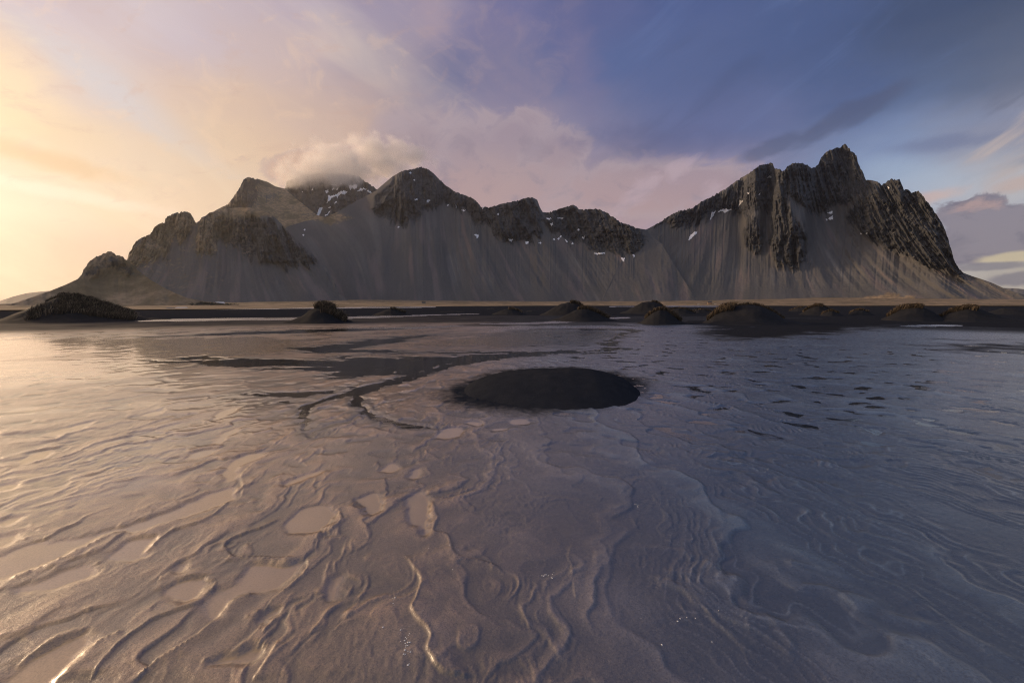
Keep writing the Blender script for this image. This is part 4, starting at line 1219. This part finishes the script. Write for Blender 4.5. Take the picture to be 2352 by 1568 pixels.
def dune(crest, base_y, label, grass=(), depth=None, seed=0, blade=0.45, group='grass topped sand dunes across the beach', mat=None):
    """crest: plate line of the skyline; base_y: where its front meets the sand"""
    c = np.array(crest, float)
    x0p, x1p = c[0, 0], c[-1, 0]
    cxp = (x0p + x1p) / 2
    gx, gy = ground(cxp, base_y)
    Df = float(np.hypot(gx, gy))
    wid = (x1p - x0p) / FPX * Df
    hd = depth or float(np.clip(wid * 0.38, 1.6, 7.0))
    Dc = Df + hd * 0.75
    az, T = azT(c[:, 0], c[:, 1])
    ca = float(azT(cxp, base_y)[0])
    lx = Dc * np.tan(az - ca); zc = CAM_H + Dc * T / np.cos(az - ca)
    zc = np.maximum(zc, 0.0); zc[0] = zc[-1] = 0.0
    n = 130; mrow = 70
    xs = np.linspace(lx[0] * 1.0, lx[-1] * 1.0, n)
    fine = np.linspace(lx[0], lx[-1], 400)
    zz = np.interp(fine, lx, zc)
    k = np.exp(-np.linspace(-2, 2, 25) ** 2); k /= k.sum()
    zz = np.convolve(np.pad(zz, 12, mode='edge'), k, 'valid')
    ridge_z = np.interp(xs, fine, zz)
    ys = np.linspace(-hd * 1.7, hd * 1.7, mrow)
    XX, YY = np.meshgrid(xs, ys)
    wob = fbm(XX / 3.5 + seed * 3.1, YY / 3.5 + seed, 3)
    hmax = ridge_z.max()
    off = YY + wob * hd * 0.16
    ww = hd * (0.45 + 0.75 * np.sqrt(np.clip(ridge_z / hmax, 0, 1)))[None, :]
    prof = np.exp(-np.abs(off / ww) ** 2.1 * 2.0)
    ZZ = ridge_z[None, :] * prof + fbm(XX / 1.1 + seed, YY / 1.1 + 7, 4) * 0.10 * np.minimum(1, ridge_z[None, :]) * prof
    edge = np.minimum.reduce([XX - XX.min(), XX.max() - XX, YY - YY.min(), YY.max() - YY])
    ZZ = ZZ - 0.09 * sstep(0.22, 0.0, ZZ) - 0.05 * sstep(0.6, 0, edge)
    dr = np.ones_like(ZZ)
    root = mesh_obj('sand_dune', np.stack([XX, YY, ZZ], -1).reshape(-1, 3), grid_faces(mrow, n), mat or DSAND,
                    attrs={'dry': dr, 'film': dr * 0, 'silt_sheen': dr * 0 + 0.35} if mat else None)
    root.location = (Dc * math.sin(ca), Dc * math.cos(ca), 0.0)
    root.rotation_euler = (0, 0, -ca)
    tag(root, label, 'dune', group)
    rng = np.random.RandomState(100 + seed)
    vs, fs, tone = [], [], []
    for (ga, gb, va, vb, count, bl) in grass:
        # ga..gb along the dune (0..1), va..vb across it in units of its half depth (- is the near face)
        u = rng.uniform(ga, gb, count); v = rng.uniform(va, vb, count)
        ci = u * (n - 1); ri = (v * hd + hd * 1.7) / (hd * 3.4) * (mrow - 1)
        ci = np.clip(ci, 0, n - 2); ri = np.clip(ri, 0, mrow - 2)
        i0 = ci.astype(int); r0_ = ri.astype(int); fu_ = ci - i0; fv_ = ri - r0_
        bz = (ZZ[r0_, i0] * (1 - fu_) * (1 - fv_) + ZZ[r0_, i0 + 1] * fu_ * (1 - fv_) + ZZ[r0_ + 1, i0] * (1 - fu_) * fv_ + ZZ[r0_ + 1, i0 + 1] * fu_ * fv_)
        bx = np.interp(ci, np.arange(n), xs); by = np.interp(ri, np.arange(mrow), ys)
        dens = fbm(bx / 0.8 + seed, by / 0.8, 3)
        keep = (bz > 0.10) & (dens + rng.uniform(-0.35, 0.35, count) > -0.12)
        for x, y, z in zip(bx[keep], by[keep], bz[keep]):
            L = 1.5 * bl * rng.uniform(0.5, 1.35); a = rng.uniform(0, 2 * np.pi); lean = rng.uniform(0.25, 1.05)
            dx_, dy_ = math.cos(a) * lean + 0.35, math.sin(a) * lean - 0.12
            w = rng.uniform(0.010, 0.028) * max(1.0, Dc / 38)
            b2 = rng.uniform(0, 2 * np.pi); wx_, wy_ = math.cos(b2) * w, math.sin(b2) * w * 0.6
            p0 = (x, y, z - 0.05)
            p1 = (x + dx_ * L * 0.35, y + dy_ * L * 0.35, z + L * 0.62)
            p2 = (x + dx_ * L * 0.95, y + dy_ * L * 0.95, z + L * (0.95 - 0.45 * lean))
            q = len(vs)
            vs += [(p0[0] - wx_, p0[1] - wy_, p0[2]), (p0[0] + wx_, p0[1] + wy_, p0[2]),
                   (p1[0] + wx_ * .7, p1[1] + wy_ * .7, p1[2]), (p1[0] - wx_ * .7, p1[1] - wy_ * .7, p1[2]),
                   (p2[0] + wx_ * .15, p2[1] + wy_ * .15, p2[2]), (p2[0] - wx_ * .15, p2[1] - wy_ * .15, p2[2])]
            fs += [(q, q + 1, q + 2, q + 3), (q + 3, q + 2, q + 4, q + 5)]
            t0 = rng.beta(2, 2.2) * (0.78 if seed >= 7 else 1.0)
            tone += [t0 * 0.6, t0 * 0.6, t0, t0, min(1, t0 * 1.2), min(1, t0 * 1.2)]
    if vs:
        go_ = mesh_obj('grass', vs, fs, DGRASS, root, attrs={'tone': tone}, smooth=False)
        go_['kind'] = 'stuff'
    return root


dune([(-60, 738), (0, 733), (60, 711), (110, 691), (135, 682), (152, 679), (172, 681), (188, 685), (230, 697), (290, 717), (345, 730), (420, 738)], 739,
     'broad dark dune at the left edge, a tangle of dry grass on its face',
     grass=((0.36, 0.72, -0.95, 0.15, 7500, 0.42), (0.22, 0.36, -0.95, -0.45, 450, 0.5), (0.30, 0.62, -0.1, 0.12, 900, 0.3)), seed=1, depth=5.0)
dune([(640, 742), (670, 735), (692, 727), (712, 712), (728, 704), (742, 701), (757, 706), (776, 720), (792, 731), (812, 738), (850, 742)], 742,
     'small dune left of centre topped by a leaning pale grass tuft',
     grass=((0.44, 0.72, -0.7, 0.3, 2600, 0.42), (0.38, 0.6, -0.2, 0.3, 900, 0.5)), seed=2, depth=2.4)
dune([(850, 724), (865, 720), (882, 713), (898, 708.5), (908, 710), (922, 715), (936, 720), (952, 724)], 724.5,
     'low dune with thin grass in front of the distant grey tower', grass=((0.45, 0.8, -0.3, 0.3, 500, 0.3),), seed=3, depth=2.4)
dune([(1125, 723), (1138, 718), (1152, 713), (1166, 709.5), (1176, 709), (1190, 713), (1200, 718), (1212, 723)], 723.5,
     'low plain dune standing alone just left of the overlapping pair', grass=((0.5, 0.85, -0.3, 0.3, 450, 0.3),), seed=4, depth=2.6)
dune([(1205, 716), (1212, 713.5), (1222, 712.5), (1232, 714), (1240, 716)], 716.5, 'tiny dark hump behind the low plain dune', seed=5, depth=1.6)
dune([(1115, 710), (1125, 708), (1134, 707.3), (1142, 708.4), (1150, 710)], 710.5, 'tiny flat hump far out near the grassland shore', seed=6, depth=1.8)
dune([(1235, 725), (1252, 718), (1270, 707), (1288, 698), (1304, 694), (1318, 694.5), (1330, 699), (1340, 708), (1352, 718), (1372, 724)], 725,
     'tall smooth rounded dune behind a lower grassy one', grass=((0.55, 0.8, -0.2, 0.4, 1100, 0.4),), seed=7, depth=3.5)
dune([(1255, 738), (1285, 730), (1305, 720), (1322, 712), (1338, 708.5), (1350, 709), (1362, 714), (1380, 722), (1395, 730), (1425, 737)], 738,
     'lower grassy dune overlapping the tall rounded one', grass=((0.42, 0.85, -0.15, 0.35, 1600, 0.32),), seed=8, depth=2.6)
dune([(1340, 717), (1350, 712), (1362, 709.5), (1372, 712), (1384, 716)], 717, 'small peaked hump behind the lower grassy dune', grass=((0.2, 0.8, -0.1, 0.2, 200, 0.25),), seed=9, depth=1.8)
dune([(1420, 721), (1440, 713), (1458, 703), (1474, 695), (1490, 692), (1504, 692.5), (1516, 698), (1526, 706), (1536, 714), (1550, 721)], 721,
     'tall rounded dark dune behind the round grass fringed mound', grass=((0.6, 0.85, -0.1, 0.3, 500, 0.3),), seed=10, depth=3.4)
dune([(1455, 745), (1474, 738), (1488, 726), (1502, 715), (1515, 711.5), (1530, 714), (1546, 724), (1560, 736), (1585, 744)], 745,
     'round mound fringed all over with pale grass', grass=((0.2, 0.85, -0.15, 0.35, 2600, 0.30),), seed=11, depth=2.2)
dune([(1515, 722), (1530, 715), (1548, 709), (1560, 707.5), (1575, 710), (1590, 716), (1606, 722)], 722.5,
     'pale edged hump between the round mound and the big wide dune', grass=((0.2, 0.9, -0.1, 0.2, 700, 0.25),), seed=12, depth=2.2)
dune([(1582, 719), (1594, 713), (1606, 710.5), (1620, 712), (1632, 715), (1644, 720)], 720.5,
     'long low hump peeping out behind the big wide dune', grass=((0.1, 0.9, -0.1, 0.2, 400, 0.22),), seed=13, depth=2.2)
dune([(1590, 744), (1618, 738), (1634, 728), (1645, 716), (1660, 708.5), (1680, 704), (1700, 701), (1716, 700), (1732, 700.5), (1750, 704), (1770, 713), (1786, 722), (1800, 732), (1840, 740), (1880, 743)], 745,
     'big wide dark dune with a ragged grass edge on its left shoulder', grass=((0.14, 0.36, -0.45, 0.35, 3800, 0.42), (0.36, 0.75, -0.05, 0.25, 1100, 0.22)), seed=14, depth=4.2)
dune([(1832, 724), (1846, 715), (1858, 706), (1870, 701.5), (1882, 701), (1896, 705), (1912, 713), (1935, 723)], 724,
     'mid sized dune with a brown grass flank right of the big wide dune', grass=((0.12, 0.55, -0.3, 0.3, 1300, 0.32), (0.5, 0.85, -0.05, 0.2, 400, 0.2)), seed=15, depth=2.6)
dune([(1806, 720), (1820, 711), (1834, 706), (1846, 706), (1858, 710), (1870, 718)], 716, 'dune half hidden behind the mid sized brown grass dune', grass=((0.1, 0.6, -0.1, 0.2, 300, 0.25),), seed=16, depth=2.4)
dune([(1880, 725), (1892, 718), (1902, 714.5), (1912, 714), (1924, 718), (1942, 725)], 726, 'little hump with a curved pale grass rim', grass=((0.1, 0.75, -0.15, 0.2, 700, 0.22),), seed=17, depth=1.7)
dune([(1944, 723), (1958, 715), (1970, 711.5), (1982, 712), (1998, 717), (2014, 723)], 724, 'low hump crested with brown grass right of the little rimmed one', grass=((0.1, 0.75, -0.15, 0.2, 700, 0.24),), seed=18, depth=2.0)
dune([(2018, 736), (2036, 727), (2052, 716), (2068, 708), (2086, 704), (2104, 703), (2122, 706), (2140, 714), (2158, 725), (2180, 735)], 737,
     'rounded dune with brown grass along its left crest near the right edge', grass=((0.12, 0.62, -0.3, 0.3, 2400, 0.34),), seed=19, depth=3.2)
dune([(2140, 738), (2162, 727), (2182, 716), (2205, 709), (2226, 706.5), (2246, 709), (2270, 717), (2300, 726), (2345, 734), (2420, 740)], 740,
     'long tapering dune with grass on its left end at the right edge', grass=((0.06, 0.4, -0.3, 0.3, 2200, 0.34),), seed=20, depth=3.6)
dune([(2255, 722), (2280, 713), (2305, 707.5), (2330, 709), (2360, 714), (2400, 722)], 723, 'plain hump behind the long tapering dune', seed=21, depth=3.0)
dune([(1000, 716), (1020, 714.6), (1040, 714.2), (1060, 715), (1075, 716.4)], 717, 'faint flat sand swell out on the plain', seed=22, depth=1.8)
# the low bare mound in the middle foreground
cm = dune([(1020, 915), (1052, 893), (1090, 874), (1140, 862), (1190, 854), (1250, 849.5), (1310, 848.5), (1360, 851), (1400, 859), (1430, 869), (1450, 878), (1485, 905)], 920,
          'low bare oval mound of black sand in the middle of the wet flat', seed=30, depth=2.0, group='bare sand mounds on the wet flat', mat=SAND)
cm.name = 'sand_mound'; cm['category'] = 'mound'
# DUNES-END
# BUILDINGS-BEGIN
M_WHITE = plain('white painted board', (0.72, 0.71, 0.69)); M_DARK = plain('dark tarred board', (0.05, 0.048, 0.05))
M_GREY = plain('weathered grey timber', (0.17, 0.165, 0.16)); M_ORANGE = plain('ochre plaster', (0.50, 0.30, 0.17))
M_GLASS = plain('window glass', (0.03, 0.035, 0.045), 0.15); M_ROOFD = plain('dark sheet roof', (0.045, 0.047, 0.05), 0.5)
M_TYRE = plain('black rubber', (0.02, 0.02, 0.02)); M_CREAM = plain('yellow lit board', (0.62, 0.48, 0.26))


def boxes(name, bs, mat, parent):
    bm = bmesh.new()
    for (cx, cy, cz, sx, sy, sz) in bs:
        r = bmesh.ops.create_cube(bm, size=1.0)
        bmesh.ops.scale(bm, vec=(sx, sy, sz), verts=r['verts'])
        bmesh.ops.translate(bm, vec=(cx, cy, cz), verts=r['verts'])
    me = bpy.data.meshes.new(name); bm.to_mesh(me); bm.free(); me.materials.append(mat)
    o = bpy.data.objects.new(name, me); COL.objects.link(o); o.parent = parent
    return o


def gable(name, w, d, z0, hh, mat, parent, ov=0.3):
    w += ov; d += ov
    v = [(-w / 2, -d / 2, z0), (w / 2, -d / 2, z0), (w / 2, d / 2, z0), (-w / 2, d / 2, z0), (-w / 2 + 0.1 * w, 0, z0 + hh), (w / 2 - 0.1 * w, 0, z0 + hh)]
    me = bpy.data.meshes.new(name)
    me.from_pydata(v, [], [(0, 1, 5, 4), (2, 3, 4, 5), (0, 4, 3), (1, 2, 5), (3, 2, 1, 0)]); me.materials.append(mat)
    o = bpy.data.objects.new(name, me); COL.objects.link(o); o.parent = parent
    return o


def house(px0, px1, py_base, py_top, D_, wmat, rmat, label, name='house', rf=0.4, cat='house', deep=0.7, windows=2):
    x, y, z = at((px0 + px1) / 2, py_base, D_)
    k = math.hypot(x, y) / FPX * 1.0 / math.cos(math.atan2(x, y))
    w = (px1 - px0) * k; hh = (py_base - py_top) * k
    e = empty(name, (x, y, z)); e.rotation_euler = (0, 0, -math.atan2(x, y) * 0.6)
    tag(e, label, cat)
    d = w * deep
    wh = hh * (1 - rf)
    boxes('wall', [(0, 0, wh / 2 - 0.4, w, d, wh + 0.8)], wmat, e)
    gable('roof', w, d, wh, hh * rf, rmat, e)
    for i in range(windows):
        boxes('window', [((i - (windows - 1) / 2) * w / (windows + 0.5), -d / 2 - 0.03, wh * 0.55, w * 0.14, 0.06, wh * 0.35)], M_GLASS, e)
    boxes('door', [(w * 0.38, -d / 2 - 0.03, wh * 0.36, w * 0.10, 0.06, wh * 0.7)], M_DARK, e)
    return e


house(498.5, 512.5, 702.5, 696, 520, M_GREY, M_WHITE, 'grey house with a broad white roof below the domed hill', rf=0.5)
house(411, 424.5, 710.2, 707, 210, M_WHITE, M_WHITE, 'long low white shed at the shore below the domed hill', 'shed', cat='shed', rf=0.3)
house(396, 399.5, 710.2, 708, 200, M_WHITE, M_GREY, 'tiny pale hut just left of the long white shed', 'hut', cat='hut', windows=1)
house(386.5, 392.5, 710.2, 707.6, 200, M_GREY, M_GREY, 'tiny grey hut, leftmost of the shore huts', 'hut', cat='hut', windows=1)
house(212, 222, 696, 691, 400, M_CREAM, M_CREAM, 'small house lit yellow above the slope of the broad left dune', cat='house')  # its yellow light is painted into the wall and roof colour
# film set farm: tower, long house, sheds
tx, ty, tz = at(973.3, 704.4, 520)
tw = 520 / FPX * 6.2; thh = 520 / FPX * 11.5
t = empty('watchtower', (tx, ty, tz)); tag(t, 'square grey timber tower among low dark buildings below the pyramid peak', 'tower')
boxes('wall', [(0, 0, thh * 0.45 - 0.5, tw, tw, thh * 0.9 + 1)], M_GREY, t)
boxes('platform', [(0, 0, thh * 0.92, tw * 1.12, tw * 1.12, thh * 0.05)], M_DARK, t)
for sx in (-1, 1):
    for sy in (-1, 1):
        boxes('merlon', [(sx * tw * 0.5, sy * tw * 0.5, thh * 0.98, tw * 0.3, tw * 0.3, thh * 0.08)], M_GREY, t)
house(978, 997, 704.8, 700.8, 520, M_DARK, M_DARK, 'long dark low house right of the grey tower', 'longhouse', cat='house', rf=0.6, deep=0.35, windows=3)
house(955, 964, 704.6, 700.8, 520, M_WHITE, M_GREY, 'small pale shed left of the grey tower', 'shed', cat='shed', windows=1)
house(940, 952, 704.8, 701.2, 520, M_GREY, M_GREY, 'low grey shed, leftmost of the tower buildings', 'shed', cat='shed', windows=2)
# right: house and vehicles
house(1626.5, 1633.5, 699.5, 693, 520, M_ORANGE, M_ROOFD, 'small ochre house with a dark roof below the right scree slopes', rf=0.35)


def van(px0, px1, py_base, D_, label):
    x, y, z = at((px0 + px1) / 2, py_base, D_)
    w = (px1 - px0) / FPX * D_; s = w / 5.0
    e = empty('parked_van', (x, y, z)); tag(e, label, 'van', 'white vehicles parked below the mountain')
    e.rotation_euler = (0, 0, -math.atan2(x, y))
    bm = bmesh.new()
    prof = [(-2.5, 0.35), (2.5, 0.35), (2.5, 1.0), (1.9, 1.15), (1.35, 2.0), (-2.5, 2.05)]
    va = [bm.verts.new((a * s, -0.95 * s, b * s)) for a, b in prof]; vb = [bm.verts.new((a * s, 0.95 * s, b * s)) for a, b in prof]
    bm.faces.new(va); bm.faces.new(vb[::-1])
    for i in range(6):
        bm.faces.new((va[i], vb[i], vb[(i + 1) % 6], va[(i + 1) % 6]))
    bmesh.ops.recalc_face_normals(bm, faces=bm.faces)
    me = bpy.data.meshes.new('body'); bm.to_mesh(me); bm.free(); me.materials.append(M_WHITE)
    o = bpy.data.objects.new('body', me); COL.objects.link(o); o.parent = e
    boxes('window', [(0.6 * s, -0.96 * s, 1.5 * s, 1.3 * s, 0.04 * s, 0.5 * s)], M_GLASS, e)
    for wx in (-1.6, 1.5):
        bm = bmesh.new(); bmesh.ops.create_cone(bm, cap_ends=True, segments=12, radius1=0.36 * s, radius2=0.36 * s, depth=1.96 * s)
        bmesh.ops.rotate(bm, cent=(0, 0, 0), matrix=__import__('mathutils').Matrix.Rotation(math.pi / 2, 3, 'X'), verts=bm.verts)
        bmesh.ops.translate(bm, vec=(wx * s, 0, 0.36 * s), verts=bm.verts)
        me = bpy.data.meshes.new('wheel'); bm.to_mesh(me); bm.free(); me.materials.append(M_TYRE)
        o = bpy.data.objects.new('wheel', me); COL.objects.link(o); o.parent = e


van(1602, 1608.5, 701.2, 480, 'white van parked left of the small ochre house')
van(1641.5, 1645.5, 699.6, 500, 'small white van parked right of the small ochre house')
# dark scrub along the low rise on the left
sx_, sf_ = [], []
rng = np.random.RandomState(5)
for i in range(260):
    u = rng.rand()
    px = 395 + 150 * u; py = 690 + 12 * u + rng.uniform(0, 4 + 5 * math.sin(u * 3))
    x, y, z = at(px, py + 1.5, 440 - 20 * (py - 690) / 14)
    s = rng.uniform(0.8, 1.8)
    for j in range(14):
        a, b = rng.uniform(0, 6.28), rng.uniform(0.1, 1.4)
        c = Vector((x + math.cos(a) * math.cos(b) * s, y + math.sin(a) * math.cos(b) * s, z + math.sin(b) * s * 0.9))
        q = len(sx_); d1 = rng.normal(0, 0.45, 3); d2 = rng.normal(0, 0.45, 3)
        sx_ += [tuple(c + Vector(d1)), tuple(c + Vector(d2)), tuple(c - Vector(d1)), tuple(c - Vector(d2))]; sf_.append((q, q + 1, q + 2, q + 3))
tag(mesh_obj('scrub', sx_, sf_, plain('dark scrub', (0.035, 0.034, 0.026)), smooth=False), 'band of dark scrub on the low rise below the golden hill', None, None, 'stuff')
# BUILDINGS-END
# HAZE-BEGIN
hm = bpy.data.materials.new('thin sea haze'); hm.use_nodes = True
ht = hm.node_tree; ht.nodes.clear()
pv = ht.nodes.new('ShaderNodeVolumePrincipled'); ho = ht.nodes.new('ShaderNodeOutputMaterial')
pv.inputs['Color'].default_value = (1.0, 0.97, 0.95, 1)
pv.inputs['Density'].default_value = 0.000045
pv.inputs['Anisotropy'].default_value = 0.74
ht.links.new(pv.outputs[0], ho.inputs['Volume'])
hb = [(x, y, z) for z in (-1.3, 900) for y in (-4700, 4700) for x in (-4700, 4700)]
hz = mesh_obj('haze', hb, [(0, 2, 3, 1), (4, 5, 7, 6), (0, 1, 5, 4), (2, 6, 7, 3), (0, 4, 6, 2), (1, 3, 7, 5)], hm, smooth=False)
hz['kind'] = 'stuff'

# cloud cap sitting on the snowy summit: a lumpy shell filled with fog
cmat = bpy.data.materials.new('summit cloud'); cmat.use_nodes = True
ct = cmat.node_tree; ct.nodes.clear(); gc = G(ct)
cv = gc.node('ShaderNodeVolumePrincipled'); co = gc.node('ShaderNodeOutputMaterial')
ccx, ccy, ccz = at(790, 386, 2230)
cpos = gc.node('ShaderNodeNewGeometry').outputs['Position']
rel = gc.vm('SUBTRACT', cpos, (ccx, ccy, ccz))
cn = gc.noise(cpos, 0.014, 5, 0.6)
den = None
for (px, py, dd, rx, ry, rz) in ((700, 412, 2190, 120, 170, 52), (745, 402, 2200, 170, 200, 62), (810, 390, 2230, 150, 190, 48), (875, 380, 2300, 150, 170, 46), (672, 420, 2170, 70, 100, 34), (940, 352, 2350, 150, 150, 60), (770, 360, 2260, 150, 150, 50), (860, 345, 2300, 150, 150, 50)):
    x_, y_, z_ = at(px, py, dd)
    q = gc.vm('LENGTH', gc.vm('DIVIDE', gc.vm('SUBTRACT', cpos, (x_, y_, z_)), (rx, ry, rz)))
    q = gc.m('SUBTRACT', 1.0, q)
    den = q if den is None else gc.m('SMOOTH_MAX', den, q, 0.2)
den = gc.sm(gc.m('ADD', den, gc.m('MULTIPLY', gc.m('SUBTRACT', cn, 0.5), 2.6)), 0.0, 0.7)
gc.put(cv.inputs['Density'], gc.m('MULTIPLY', den, 0.018))
cv.inputs['Color'].default_value = (1.0, 0.97, 0.95, 1)
cv.inputs['Anisotropy'].default_value = 0.2
gc.l.new(cv.outputs[0], co.inputs['Volume'])
bm = bmesh.new(); bmesh.ops.create_icosphere(bm, subdivisions=4, radius=1.0)
for v_ in bm.verts:
    v_.co = Vector((v_.co.x * 520, v_.co.y * 330, v_.co.z * 190))
me = bpy.data.meshes.new('cloud'); bm.to_mesh(me); bm.free(); me.materials.append(cmat)
cl_ = bpy.data.objects.new('cloud', me); COL.objects.link(cl_); cl_.location = (ccx, ccy, ccz)
cl_.rotation_euler = (0, 0, -math.atan2(ccx, ccy))
tag(cl_, 'soft cloud cap hiding the snowy summit', None, None, 'stuff')
cmat.cycles.volume_step_rate = 1.0
# HAZE-END
